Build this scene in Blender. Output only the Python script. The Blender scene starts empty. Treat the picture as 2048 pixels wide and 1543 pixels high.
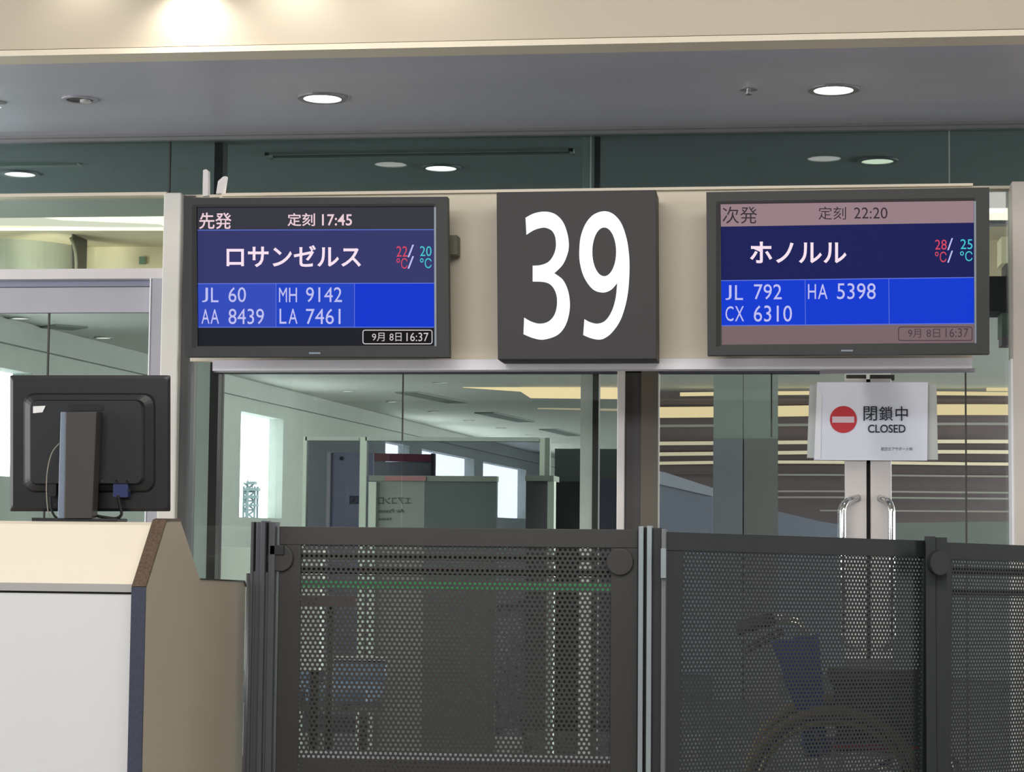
import bpy, math, random
import numpy as np
from mathutils import Vector, Matrix

random.seed(7)
S = bpy.context.scene
COL = S.collection
PI = math.pi

def srgb(r, g, b):
    def f(c):
        c = c / 255.0
        return c / 12.92 if c <= 0.04045 else ((c + 0.055) / 1.055) ** 2.4
    return (f(r), f(g), f(b), 1.0)

# ------------------------------------------------------------------ camera
FOC = 4100.0
YAW, PITCH, ROLL = math.radians(7.3), math.atan(290 / FOC), 0.010
EYE = Vector((0, 0, 1.2))
R = Matrix.Rotation(YAW, 3, 'Z') @ Matrix.Rotation(PI / 2 + PITCH, 3, 'X') @ Matrix.Rotation(ROLL, 3, 'Z')
cam_d = bpy.data.cameras.new('camera')
cam_d.sensor_fit = 'HORIZONTAL'
cam_d.sensor_width = 36.0
cam_d.lens = FOC * 36.0 / 2048
cam_d.clip_start = 0.05
cam_d.clip_end = 600
cam = bpy.data.objects.new('camera', cam_d)
COL.objects.link(cam)
cam.matrix_world = Matrix.Translation(EYE) @ R.to_4x4()
S.camera = cam

# ------------------------------------------------------------------ world, exposure, added fill lights
S.view_settings.view_transform = 'Standard'
S.view_settings.look = 'None'
S.view_settings.gamma = 1.0
S.view_settings.exposure = 0.0
S.view_settings.use_curve_mapping = False
W = bpy.data.worlds.new('overcast_sky')
S.world = W
W.use_nodes = True
W.node_tree.nodes['Background'].inputs['Color'].default_value = (0.93, 0.985, 1.0, 1)
W.node_tree.nodes['Background'].inputs['Strength'].default_value = 6.0

def area(name, loc, target, sx, sy, power, color):
    l = bpy.data.lights.new(name, 'AREA')
    l.shape = 'RECTANGLE'; l.size = sx; l.size_y = sy
    l.energy = power; l.color = color
    o = bpy.data.objects.new(name, l); COL.objects.link(o)
    o.location = loc
    o.rotation_euler = (Vector(target) - Vector(loc)).to_track_quat('-Z', 'Y').to_euler()
    return o

def spot(name, loc, target, power, color, angle=80, blend=0.8, size=0.06):
    l = bpy.data.lights.new(name, 'SPOT')
    l.energy = power; l.color = color; l.spot_size = math.radians(angle); l.spot_blend = blend
    l.shadow_soft_size = size
    o = bpy.data.objects.new(name, l); COL.objects.link(o)
    o.location = loc
    o.rotation_euler = (Vector(target) - Vector(loc)).to_track_quat('-Z', 'Y').to_euler()
    return o

area('concourse_window_light_left', (-8.4, 3.2, 1.9), (0.0, 7.9, 2.1), 4.0, 2.8, 385, (0.97, 0.98, 1.0))  # added soft fill from the left; the wall has no window
area('concourse_window_light_right', (8.4, 3.2, 1.9), (0.0, 7.9, 2.1), 4.0, 2.8, 175, (1.0, 0.97, 0.93))  # weaker fill added on the right, out of view
area('concourse_clerestory_light', (-2.0, -4.0, 3.7), (0.0, 7.9, 2.0), 6.0, 0.8, 230, (0.99, 0.98, 1.0))  # added frontal fill; its reflection falls behind the sign panel
area('concourse_ceiling_light', (0.2, 2.6, 4.05), (0.0, 5.6, 0.2), 6.0, 1.6, 230, (1.0, 0.95, 0.86))  # unseen overhead fill, added where the glass does not mirror it
area('lounge_side_light', (9.8, 18.5, 1.4), (-3.0, 22.0, 2.3), 9.0, 2.0, 1500, (0.99, 1.0, 0.98))  # added fill for the lounge, kept outside the view
area('lounge_side_light_deep', (10.2, 32.0, 1.4), (-3.0, 36.0, 2.3), 9.0, 2.0, 1500, (0.97, 1.0, 0.97))  # second added fill, for the deep end of the lounge
area('lounge_front_light', (7.5, 12.9, 1.6), (0.0, 19.0, 1.6), 3.0, 1.6, 420, (0.98, 1.0, 0.98))  # added fill on the lounge surfaces facing the camera
area('bridge_light_left', (-6.2, 9.0, 1.9), (-2.0, 12.2, 2.4), 2.0, 1.6, 150, (1.0, 0.99, 0.94))  # added fill behind the glass, left of the view
area('bridge_light_right', (6.4, 9.0, 1.9), (2.0, 12.2, 2.2), 2.0, 1.6, 150, (1.0, 0.99, 0.94))  # added fill behind the glass, right of the view

# ------------------------------------------------------------------ pixel <-> world helpers
def ray(px, py):
    v = R @ Vector(((px - 1024) / FOC, -(py - 771.5) / FOC, -1.0))
    return v
def at_y(px, py, Y):
    d = ray(px, py); return EYE + d * (Y / d.y)
def at_z(px, py, Z):
    d = ray(px, py); return EYE + d * ((Z - EYE.z) / d.z)
def at_x(px, py, X):
    d = ray(px, py); return EYE + d * (X / d.x)
def rect_at(x0, y0, x1, y1, Y):
    my, mx = (y0 + y1) / 2, (x0 + x1) / 2
    return at_y(x0, my, Y).x, at_y(x1, my, Y).x, at_y(mx, y1, Y).z, at_y(mx, y0, Y).z

class Plane:
    """A real plane in the place; called with a picture point it gives the point of the plane seen there."""
    def __init__(s, o, yaw=0.0, tilt=0.0):
        s.o = Vector(o)
        m = Matrix.Rotation(math.radians(yaw), 3, 'Z') @ Matrix.Rotation(math.radians(tilt), 3, 'X')
        s.n = m @ Vector((0, -1, 0))
        s.m = m
    def __call__(s, px, py, off=0.0):
        d = ray(px, py)
        o = s.o + s.n * off
        return EYE + d * ((o - EYE).dot(s.n) / d.dot(s.n))

# ------------------------------------------------------------------ materials
MATS = {}
def mat(name, col, rough=0.5, metal=0.0, emit=None, estr=1.0, noise=0.0, nscale=8.0, bump=0.0, bscale=60.0, spec=0.5, stretch=None):
    if name in MATS: return MATS[name]
    m = bpy.data.materials.new(name); m.use_nodes = True
    nt = m.node_tree; b = nt.nodes['Principled BSDF']
    b.inputs['Base Color'].default_value = col
    b.inputs['Roughness'].default_value = rough
    b.inputs['Metallic'].default_value = metal
    b.inputs['Specular IOR Level'].default_value = spec
    if emit:
        b.inputs['Emission Color'].default_value = emit
        b.inputs['Emission Strength'].default_value = estr
    if noise or bump:
        tc = nt.nodes.new('ShaderNodeTexCoord'); mp = nt.nodes.new('ShaderNodeMapping')
        nt.links.new(tc.outputs['Object'], mp.inputs['Vector'])
        if stretch: mp.inputs['Scale'].default_value = stretch
    if noise:
        n = nt.nodes.new('ShaderNodeTexNoise'); n.inputs['Scale'].default_value = nscale; n.inputs['Detail'].default_value = 3
        nt.links.new(mp.outputs['Vector'], n.inputs['Vector'])
        r = nt.nodes.new('ShaderNodeMapRange')
        r.inputs['From Min'].default_value = 0.3; r.inputs['From Max'].default_value = 0.7
        r.inputs['To Min'].default_value = 1 - noise; r.inputs['To Max'].default_value = 1 + noise
        nt.links.new(n.outputs['Fac'], r.inputs['Value'])
        h = nt.nodes.new('ShaderNodeVectorMath'); h.operation = 'SCALE'
        h.inputs[0].default_value = col[:3]
        nt.links.new(r.outputs['Result'], h.inputs['Scale'])
        nt.links.new(h.outputs['Vector'], b.inputs['Base Color'])
    if bump:
        n2 = nt.nodes.new('ShaderNodeTexNoise'); n2.inputs['Scale'].default_value = bscale; n2.inputs['Detail'].default_value = 2
        nt.links.new(mp.outputs['Vector'], n2.inputs['Vector'])
        bp = nt.nodes.new('ShaderNodeBump'); bp.inputs['Strength'].default_value = bump; bp.inputs['Distance'].default_value = 0.002
        nt.links.new(n2.outputs['Fac'], bp.inputs['Height'])
        nt.links.new(bp.outputs['Normal'], b.inputs['Normal'])
    MATS[name] = m
    return m

def lamp_mat(name, col, strength=1.0):
    if name in MATS: return MATS[name]
    m = bpy.data.materials.new(name); m.use_nodes = True
    nt = m.node_tree; nt.nodes.clear()
    o = nt.nodes.new('ShaderNodeOutputMaterial'); e = nt.nodes.new('ShaderNodeEmission')
    e.inputs['Color'].default_value = col; e.inputs['Strength'].default_value = strength
    nt.links.new(e.outputs[0], o.inputs['Surface'])
    MATS[name] = m
    return m

def glass_mat(name, tint, refl=0.04, haze=0.0, hcol=(0.5, 0.55, 0.52, 1)):
    if name in MATS: return MATS[name]
    m = bpy.data.materials.new(name); m.use_nodes = True
    nt = m.node_tree; nt.nodes.clear()
    o = nt.nodes.new('ShaderNodeOutputMaterial')
    t = nt.nodes.new('ShaderNodeBsdfTransparent'); t.inputs['Color'].default_value = tint
    g = nt.nodes.new('ShaderNodeBsdfGlossy'); g.inputs['Roughness'].default_value = 0.0
    g.inputs['Color'].default_value = (1, 1, 1, 1)
    mx = nt.nodes.new('ShaderNodeMixShader'); mx.inputs[0].default_value = refl
    nt.links.new(t.outputs[0], mx.inputs[1]); nt.links.new(g.outputs[0], mx.inputs[2])
    last = mx
    if haze:
        d = nt.nodes.new('ShaderNodeBsdfDiffuse'); d.inputs['Color'].default_value = hcol
        m2 = nt.nodes.new('ShaderNodeMixShader'); m2.inputs[0].default_value = haze
        nt.links.new(mx.outputs[0], m2.inputs[1]); nt.links.new(d.outputs[0], m2.inputs[2]); last = m2
    nt.links.new(last.outputs[0], o.inputs['Surface'])
    MATS[name] = m
    return m

M_CREAM = mat('cream_painted_board', srgb(184, 172, 153), 0.45, noise=0.02, nscale=1.5)
M_BEAMLIP = mat('cream_lip', srgb(216, 205, 184), 0.4, noise=0.02)
M_CEIL = mat('grey_ceiling_panel', srgb(178, 177, 190), 0.35, noise=0.05, nscale=1.2, spec=0.6, stretch=(0.5, 3, 1))
M_HEADF = mat('grey_aluminium_head', srgb(135, 136, 138), 0.4, 0.3, noise=0.03)
M_ALU = mat('satin_aluminium', srgb(204, 199, 198), 0.4, 0.1, noise=0.025, nscale=5)
M_ALU2 = mat('grey_satin_aluminium', srgb(162, 161, 168), 0.4, 0.1, noise=0.03, nscale=5)
M_DARKF = mat('dark_bronze_frame', srgb(62, 60, 60), 0.45, 0.2, noise=0.05)
M_BROWNP = mat('dark_brown_post', srgb(88, 82, 72), 0.5, 0.1, noise=0.08, nscale=3)
M_LFLOOR = mat('lounge_floor', srgb(84, 86, 86), 0.35, noise=0.08, nscale=1.5)
M_FLOOR = mat('grey_floor', srgb(176, 174, 168), 0.35, noise=0.06, nscale=2)
M_WALLG = mat('grey_wall', srgb(120, 122, 122), 0.7, noise=0.03)
M_WALLD = mat('dark_back_wall', srgb(70, 72, 74), 0.8, noise=0.03)
M_LCEIL = mat('lounge_ceiling', srgb(210, 216, 208), 0.6, noise=0.03, nscale=0.7)
M_LBAND = mat('lounge_ceiling_band', srgb(160, 168, 162), 0.6, noise=0.03)
M_LWALL = mat('lounge_wall', srgb(165, 174, 166), 0.7, noise=0.03)
M_BCEIL = mat('bridge_ceiling', srgb(150, 158, 158), 0.6, noise=0.05, nscale=1.5)
M_PALEG = mat('pale_green_wall', srgb(236, 244, 232), 0.6, noise=0.02)
M_CREAMW = mat('warm_cream_wall', srgb(232, 220, 190), 0.7, noise=0.04, nscale=1.5)
M_GLASS = glass_mat('clear_green_glass', (0.845, 0.87, 0.86, 1), 0.035)
M_GLASSU = glass_mat('upper_green_glass', (0.54, 0.61, 0.61, 1), 0.03)
M_GLASSD = glass_mat('door_glass', (0.79, 0.815, 0.81, 1), 0.035)
M_GLASSI = glass_mat('inner_smoked_glass', (0.54, 0.545, 0.60, 1), 0.03)
M_BLACK = mat('matt_black_plastic', srgb(30, 31, 34), 0.45, noise=0.08, nscale=10)
M_BEZEL = mat('charcoal_bezel', srgb(27, 30, 31), 0.5, noise=0.06, nscale=14)
M_VBLACK = mat('black_gap', srgb(8, 8, 9), 0.6)
M_SILVER = mat('silver_strip', srgb(112, 122, 132), 0.4, 0.3)
M_CHROME = mat('polished_chrome', srgb(225, 225, 225), 0.12, 1.0)
M_LIGHT = lamp_mat('downlight_glow', (1.0, 0.97, 0.90, 1), 7.0)
M_LIGHT2 = lamp_mat('far_downlight_glow', (1.0, 1.0, 0.90, 1), 1.3)

# ------------------------------------------------------------------ mesh helpers
class MB:
    def __init__(s): s.v = []; s.f = []; s.mi = []; s.cur = 0
    def add(s, vs, fs):
        k = len(s.v); s.v += [tuple(v) for v in vs]
        for f in fs: s.f.append(tuple(i + k for i in f)); s.mi.append(s.cur)
    def box(s, x0, x1, y0, y1, z0, z1):
        x0, x1 = sorted((x0, x1)); y0, y1 = sorted((y0, y1)); z0, z1 = sorted((z0, z1))
        s.add([(x0, y0, z0), (x1, y0, z0), (x1, y1, z0), (x0, y1, z0), (x0, y0, z1), (x1, y0, z1), (x1, y1, z1), (x0, y1, z1)],
              [(3, 2, 1, 0), (4, 5, 6, 7), (0, 1, 5, 4), (1, 2, 6, 5), (2, 3, 7, 6), (3, 0, 4, 7)])
        return s
    def obox(s, o, ax, ay, az, x0, x1, y0, y1, z0, z1):
        P = lambda x, y, z: o + ax * x + ay * y + az * z
        s.add([P(x0, y0, z0), P(x1, y0, z0), P(x1, y1, z0), P(x0, y1, z0), P(x0, y0, z1), P(x1, y0, z1), P(x1, y1, z1), P(x0, y1, z1)],
              [(3, 2, 1, 0), (4, 5, 6, 7), (0, 1, 5, 4), (1, 2, 6, 5), (2, 3, 7, 6), (3, 0, 4, 7)])
        return s
    def prism(s, front, back):
        n = len(front)
        s.add(list(front) + list(back), [tuple(range(n)), tuple(range(2 * n - 1, n - 1, -1))] +
              [(i, i + n, (i + 1) % n + n, (i + 1) % n) for i in range(n)])
        return s
    def ppoly(s, plane, pts, front=0.0, thick=0.02):
        f = [plane(x, y, front) for x, y in pts]
        return s.prism(f, [p - plane.n * thick for p in f])
    def prect(s, plane, x0, y0, x1, y1, front=0.0, thick=0.02):
        return s.ppoly(plane, [(x0, y1), (x1, y1), (x1, y0), (x0, y0)], front, thick)
    def tube(s, pts, r, n=10, closed=False):
        pts = [Vector(p) for p in pts]; m = len(pts); rings = []
        up = None
        for i, p in enumerate(pts):
            if closed: t = (pts[(i + 1) % m] - pts[i - 1]).normalized()
            else: t = (pts[min(i + 1, m - 1)] - pts[max(i - 1, 0)]).normalized()
            if up is None:
                up = t.cross(Vector((0.13, 0.31, 0.94)))
                if up.length < 0.1: up = t.cross(Vector((1, 0, 0)))
                up.normalize()
            else:
                up = (up - t * up.dot(t)).normalized()
            b = t.cross(up)
            rr = r[i] if isinstance(r, (list, tuple)) else r
            rings.append([p + (up * math.cos(2 * PI * k / n) + b * math.sin(2 * PI * k / n)) * rr for k in range(n)])
        vs = [q for rg in rings for q in rg]; fs = []
        for i in range(m if closed else m - 1):
            a, c = i * n, ((i + 1) % m) * n
            for k in range(n): fs.append((a + k, a + (k + 1) % n, c + (k + 1) % n, c + k))
        if not closed:
            fs.append(tuple(range(n - 1, -1, -1))); fs.append(tuple(range((m - 1) * n, m * n)))
        s.add(vs, fs); return s
    def disc(s, c, ax, ay, az, r, h, n=24):
        """solid disc: radius r in the ax/ay plane, height h along az"""
        b = [c + ax * (r * math.cos(2 * PI * k / n)) + ay * (r * math.sin(2 * PI * k / n)) for k in range(n)]
        s.prism([p + az * h for p in b], b); return s
    def ring(s, c, ax, ay, az, r0, r1, h, n=32):
        vs = []; fs = []
        for k in range(n):
            d = ax * math.cos(2 * PI * k / n) + ay * math.sin(2 * PI * k / n)
            vs += [c + d * r0, c + d * r1, c + d * r1 + az * h, c + d * r0 + az * h]
        for k in range(n):
            a, b = 4 * k, 4 * ((k + 1) % n)
            for q in range(4): fs.append((a + q, a + (q + 1) % 4, b + (q + 1) % 4, b + q))
        s.add(vs, fs); return s
    def build(s, name, m, parent=None, smooth=False, bevel=0.0, label=None):
        me = bpy.data.meshes.new(name); me.from_pydata(s.v, [], s.f)
        for x in (m if isinstance(m, (list, tuple)) else [m]): me.materials.append(x)
        if any(s.mi): me.polygons.foreach_set('material_index', s.mi)
        if smooth: me.polygons.foreach_set('use_smooth', [True] * len(s.f))
        me.update()
        o = bpy.data.objects.new(name, me); COL.objects.link(o)
        if parent is not None:
            o.parent = parent
            o.matrix_parent_inverse = Matrix.Translation(-Vector(parent.location))
        if bevel:
            b = o.modifiers.new('edge', 'BEVEL'); b.width = bevel; b.segments = 2; b.limit_method = 'ANGLE'
        if label: o['label'] = label
        return o

def tag(o, label, cat, group=None, kind=None):
    o['label'] = label; o['category'] = cat
    if group: o['group'] = group
    if kind: o['kind'] = kind
    return o
def thing(name, loc, label, cat, group=None):
    o = bpy.data.objects.new(name, None); COL.objects.link(o); o.location = Vector(loc); o.empty_display_size = 0.1
    return tag(o, label, cat, group)
def struct(name, mb, m, **k):
    o = mb.build(name, m, **k)
    if k.get('parent') is None: o['kind'] = 'structure'
    return o
def sgroup(name, loc):
    o = bpy.data.objects.new(name, None); COL.objects.link(o); o.location = Vector(loc); o['kind'] = 'structure'
    return o

# text: outlines from the built-in font, fitted to a box
def text_mesh(txt, offset=0.0):
    c = bpy.data.curves.new('t', 'FONT'); c.body = txt; c.offset = offset; c.resolution_u = 3; c.fill_mode = 'FRONT'
    o = bpy.data.objects.new('t', c); COL.objects.link(o)
    dg = bpy.context.evaluated_depsgraph_get(); dg.update()
    me = bpy.data.meshes.new_from_object(o.evaluated_get(dg))
    vs = [tuple(v.co) for v in me.vertices]; fs = [tuple(p.vertices) for p in me.polygons]
    bpy.data.objects.remove(o); bpy.data.curves.remove(c); bpy.data.meshes.remove(me)
    return vs, fs
def text_into(mb, txt, box, mapf, offset=0.0, mirror=False):
    """mapf(px, py) -> world"""
    vs, fs = text_mesh(txt, offset)
    if not vs: return
    xs = [v[0] for v in vs]; ys = [v[1] for v in vs]
    ax, bx, ay, by = min(xs), max(xs), min(ys), max(ys)
    x0, y0, x1, y1 = box
    out = []
    for v in vs:
        s = (v[0] - ax) / (bx - ax + 1e-9); t = (v[1] - ay) / (by - ay + 1e-9)
        if mirror: s = 1 - s
        out.append(mapf(x0 + s * (x1 - x0), y1 + t * (y0 - y1)))
    mb.add(out, fs)

X3, Z3 = Vector((1, 0, 0)), Vector((0, 0, 1)); Y3 = Vector((0, 1, 0))
YG = 8.6                                             # the glass wall
HC = at_y(1024, 268, YG).z                           # height of the low ceiling
YB = 7.1                                             # the cream bulkhead in front of it

# ================================================================== THE SETTING
struct('floor', MB().box(-9.2, 9.2, -8, YG + .03, -0.1, 0), M_FLOOR)
struct('floor_bridge', MB().box(-9.2, 9.2, YG + .03, 12.0, -0.1, 0), M_LFLOOR)
FP = [(-5.25, 12.0), (11.1, 12.0), (11.1, 52.2), (-3.75, 52.2)]
struct('floor_lounge', MB().prism([Vector((x, y, 0)) for x, y in FP], [Vector((x, y, -.1)) for x, y in FP]), M_LFLOOR)
struct('wall_side', MB().box(-9.2, -5.22, 12.15, 12.25, 0, 3.2), M_WALLG)  # added out of view to stop light leaking in beside the lounge
struct('wall_side_right', MB().box(9.2, 11.1, 12.0, 12.1, 0, 3.2), M_WALLG)
struct('wall_bridge_left', MB().box(-9.3, -9.2, YG, 12.25, 0, 3.2), M_WALLG)
struct('wall_bridge_right', MB().box(9.2, 9.3, YG, 12.0, 0, 3.2), M_WALLG)
struct('ceiling_concourse', MB().box(-9.2, 9.2, -8, YB, 4.2, 4.3), M_WALLG)
struct('wall_back', MB().box(-9.2, 9.2, -8.1, -8, 0, 4.3), M_WALLD)
struct('wall_left', MB().box(-9.3, -9.2, -8, YG, 0, 4.3), M_WALLG)
struct('wall_right', MB().box(9.2, 9.3, -8, YG, 0, 4.3), M_WALLG)
zb = at_y(1024, 91, YB).z
HC = zb
struct('wall_bulkhead', MB().box(-9.2, 9.2, YB, YB + 0.12, zb + 0.022, 4.3), M_CREAM)
struct('trim_1', MB().box(-9.2, 9.2, YB - 0.012, YB + 0.12, zb - 0.004, zb + 0.017), M_BEAMLIP)
struct('ceiling', MB().box(-9.2, 9.2, YB + 0.12, YG + 0.02, HC, HC + 0.1), M_CEIL)
struct('ceiling_bridge', MB().box(-9.2, 9.2, YG + 0.09, 10.9, HC, HC + 0.1), M_BCEIL)
# head rail where glass meets ceiling: three stepped strips
hd = MB().box(-9.2, 9.2, YG - 0.02, YG + 0.09, HC - 0.012, HC)
hd.box(-9.2, 9.2, YG + 0.0, YG + 0.07, HC - 0.026, HC - 0.012)
struct('trim_2', hd, M_HEADF)

def zy(py, Y, px=1024): return at_y(px, py, Y).z
def xy(px, Y, py=800): return at_y(px, py, Y).x

# transom between the upper and the lower glass
ztr = zy(390, YG, 170)
struct('trim_3', MB().box(-9.2, xy(331, YG, 600), YG - 0.02, YG + 0.07, ztr - 0.007, ztr + 0.007), M_BEAMLIP)
ztr2 = zy(375, YG, 1985)
struct('trim_4', MB().box(xy(367, YG, 600), 9.2, YG - 0.01, YG + 0.06, ztr2 - 0.006, ztr2 + 0.006), M_BEAMLIP)
# upper glass row
up = sgroup('window_1', (0, YG, 2.5))
cuts = [-9.2, xy(335, YG, 330), xy(1180, YG, 330), xy(1900, YG, 330), 9.2]
for i in range(4):
    MB().box(cuts[i] + 0.003, cuts[i + 1] - 0.003, YG + 0.03, YG + 0.04, ztr, HC - 0.02).build('pane', M_GLASSU, up)
for i in (1,):
    MB().box(cuts[i] - 0.003, cuts[i] + 0.003, YG + 0.028, YG + 0.042, ztr, HC - 0.02).build('joint', M_DARKF, up)
# upright posts beyond the glass, floor to ceiling
def post(name, px0, px1, Y, m, z0=0.0, z1=None, depth=0.08):
    return MB().box(xy(px0, Y, 560), xy(px1, Y, 560), Y, Y + depth, z0, (HC if z1 is None else z1))
p = sgroup('column_1', (xy(420, 8.8), 8.8, 0))
post('', 424, 441, 8.78, None).build('dark_face', M_DARKF, p)
post('', 386, 424, 8.86, None, z1=zy(520, 8.86)).build('pale_face', mat('pale_green_post', srgb(190, 202, 194), 0.5, noise=0.03), p)
p = sgroup('column_2', (xy(1180, 8.8), 8.8, 0))
post('', 1163, 1187, 8.8, None).build('pale_face', mat('grey_green_post', srgb(236, 240, 232), 0.5, noise=0.04), p)
post('', 1187, 1199, 8.78, None).build('dark_face', M_DARKF, p)

# left door: white header, cream post at its right
d1 = sgroup('door_1', (xy(150, YG), YG, 0))
xl = -9.2
xp0, xp1 = xy(330, YG, 720), xy(364, YG, 720)
zh0, zh1 = zy(560, YG, 170), zy(540, YG, 170)
MB().box(xl, xp0, YG - 0.05, YG + 0.05, zh0, zh1).build('top_rail', M_ALU, d1)
xi = xy(307, YG, 700)
MB().box(xi, xp0 - 0.003, YG - 0.05, YG + 0.05, 0, zh0).build('stile', M_ALU2, d1)
MB().box(xi - 0.006, xi - 0.001, YG - 0.055, YG + 0.03, 0, zh0).build('edge_strip', mat('white_edge', srgb(240, 240, 245), 0.4), d1)
zp = zy(624, YG, 170)
MB().box(xl, xi - 0.007, YG + 0.012, YG + 0.05, zp, zh0 - 0.03).build('closer_panel', M_ALU2, d1)
MB().box(xl, xi - 0.007, YG - 0.0, YG + 0.04, zh0 - 0.028, zh0).build('track_cover', mat('blue_grey_track', srgb(120, 122, 140), 0.4, 0.3), d1)
MB().box(xl, xy(91, YG, 700) - 0.003, YG + 0.03, YG + 0.04, 0.03, zp).build('pane', M_GLASS, d1)
MB().box(xy(91, YG, 700) + 0.003, xi - 0.004, YG + 0.03, YG + 0.04, 0.03, zp).build('pane', M_GLASS, d1)
MB().box(xy(91, YG, 700) - 0.003, xy(91, YG, 700) + 0.003, YG + 0.028, YG + 0.042, 0.03, zp).build('joint', M_DARKF, d1)
MB().box(xl, xp0, YG + 0.03, YG + 0.04, zh1, ztr).build('transom_pane', glass_mat('transom_glass', (0.86, 0.9, 0.85, 1), 0.03), d1)
c = sgroup('column_3', ((xp0 + xp1) / 2, YG, 0))
MB().box(xp0, xp1, YG - 0.07, YG + 0.07, 0, ztr2 + 0.006).build('cover', mat('pale_warm_metal', srgb(214, 210, 202), 0.4, noise=0.02), c, bevel=0.004)
MB().box(xp1, xy(384, YG, 800), YG - 0.02, YG + 0.07, 0, ztr2).build('dark_return', mat('dark_grey_return', srgb(88, 90, 90), 0.5), c)

# middle glass
w2 = sgroup('window_2', (xy(800, YG), YG, 0))
xa, xb = xy(386, YG, 900), xy(1236, YG, 900)
xj = xy(803, YG, 810); xk = xy(440, YG, 900)
MB().box(xa, xk - 0.003, YG + 0.03, YG + 0.04, 0.26, ztr2).build('pane', M_GLASS, w2)
MB().box(xk + 0.003, xj - 0.002, YG + 0.03, YG + 0.04, 0.26, ztr2).build('pane', M_GLASS, w2)
MB().box(xj + 0.002, xb, YG + 0.03, YG + 0.04, 0.26, ztr2).build('pane', M_GLASS, w2)
MB().box(xk - 0.003, xk + 0.002, YG + 0.02, YG + 0.045, 0.26, ztr2).build('joint', M_DARKF, w2)
MB().box(xj - 0.003, xj + 0.003, YG + 0.028, YG + 0.042, zy(880, YG, 803), ztr2).build('joint', M_DARKF, w2)
MB().box(xa, xb, YG, YG + 0.07, 0, 0.235).build('kick_rail', M_DARKF, w2)
MB().box(xa, xb, YG - 0.01, YG + 0.07, 0.235, 0.262).build('sill', M_ALU2, w2)
c = sgroup('column_4', (xb, YG, 0))
MB().box(xb, xy(1251, YG, 900), YG - 0.06, YG + 0.06, 0, ztr2).build('white_cover', M_ALU, c, bevel=0.003)
MB().box(xy(1251, YG, 900), xy(1283, YG, 900), YG - 0.03, YG + 0.09, 0, ztr2 - .01).build('brown_cover', M_DARKF, c)
MB().box(xy(1283, YG, 900), xy(1317, YG, 900), YG - 0.04, YG + 0.09, 0, ztr2 - .01).build('brown_cover', M_BROWNP, c)
# head of the door zone, behind the sign panel
hz = zy(746, YG, 1500)
struct('trim_5', MB().box(xy(430, YG), xy(1640, YG), YG - 0.03, YG + 0.06, hz, hz + 0.05), mat('dark_violet_rail', srgb(70, 68, 84), 0.5, 0.1))

# double glass door with closed sign
d2 = sgroup('door_2', (xy(1737, YG), YG, 0))
xd0, xd1 = xy(1319, YG, 900), xy(2023, YG, 900)
s1, s2, s3, s4 = xy(1690, YG, 1000), xy(1733, YG, 1000), xy(1741, YG, 1000), xy(1783, YG, 1000)
zt = ztr2 - 0.01
for nm, a, b in (('pane', xd0, s1), ('pane', s4, xd1)):
    MB().box(a, b, YG + 0.03, YG + 0.04, 0.1, zt).build(nm, M_GLASSD, d2)
zlow = zy(1318, YG, 1737)
for a, b in ((s1, s2), (s3, s4)):
    MB().box(a, b, YG - 0.01, YG + 0.06, zlow, zy(757, YG, 1737)).build('stile', M_ALU, d2, bevel=0.003)
MB().box(s2, s3, YG + 0.03, YG + 0.05, zlow, zy(757, YG, 1737)).build('meeting_gap', M_VBLACK, d2)
MB().box(xy(1693, YG, 750), s2, YG - 0.0, YG + 0.05, zy(759, YG, 1737), zy(749, YG, 1737)).build('top_pivot', M_DARKF, d2)
MB().box(s3, xy(1789, YG, 750), YG - 0.0, YG + 0.05, zy(759, YG, 1737), zy(749, YG, 1737)).build('top_pivot', M_DARKF, d2)
for px in (1543, 1933):
    x = xy(px, YG, 820)
    z0 = zy(873, YG, px) if px == 1543 else 0.1
    MB().box(x - 0.003, x + 0.003, YG + 0.026, YG + 0.044, z0, zt).build('joint', M_DARKF, d2)
MB().box(xd0, xd1, YG, YG + 0.06, 0, 0.1).build('bottom_rail', M_ALU2, d2)
# pull handles
for sgn, pxm, pxi in ((-1, 1686, 1716), (1, 1783, 1760)):
    xo, xi_ = xy(pxm, YG - .09, 1050), xy(pxi, YG, 1000)
    zt_, zb_ = zy(995, YG - 0.05, 1737), zy(1296, YG - 0.05, 1737)
    pts = []
    for t in range(7):
        a = t / 6 * PI / 2
        pts.append(Vector((xi_ + (xo - xi_) * math.sin(a), YG - 0.01 - 0.09 * math.sin(a), zt_ - 0.055 * (1 - math.cos(a)))))
    pts2 = [Vector((p.x, p.y, zb_ + (zt_ - p.z))) for p in reversed(pts)]
    MB().tube(pts + pts2, 0.015, 12).build('door_handle', M_CHROME, d2, smooth=True)
c5 = sgroup('column_5', (xd1, YG, 0))
MB().box(xd1, xd1 + 0.3, YG - 0.08, YG + 0.08, 0, ztr2 + 0.012).build('cover', mat('warm_grey_metal', srgb(206, 198, 190), 0.4, noise=0.02), c5, bevel=0.004)
MB().box(xd1 - 0.008, xd1, YG - 0.075, YG + 0.04, 0, zy(720, YG, 2030)).build('edge_strip', MATS['white_edge'], c5)
MB().box(xd1 + .3, 9.2, YG, YG + 0.1, 0, ztr2).build('side_wall', M_WALLG, c5)

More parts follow.
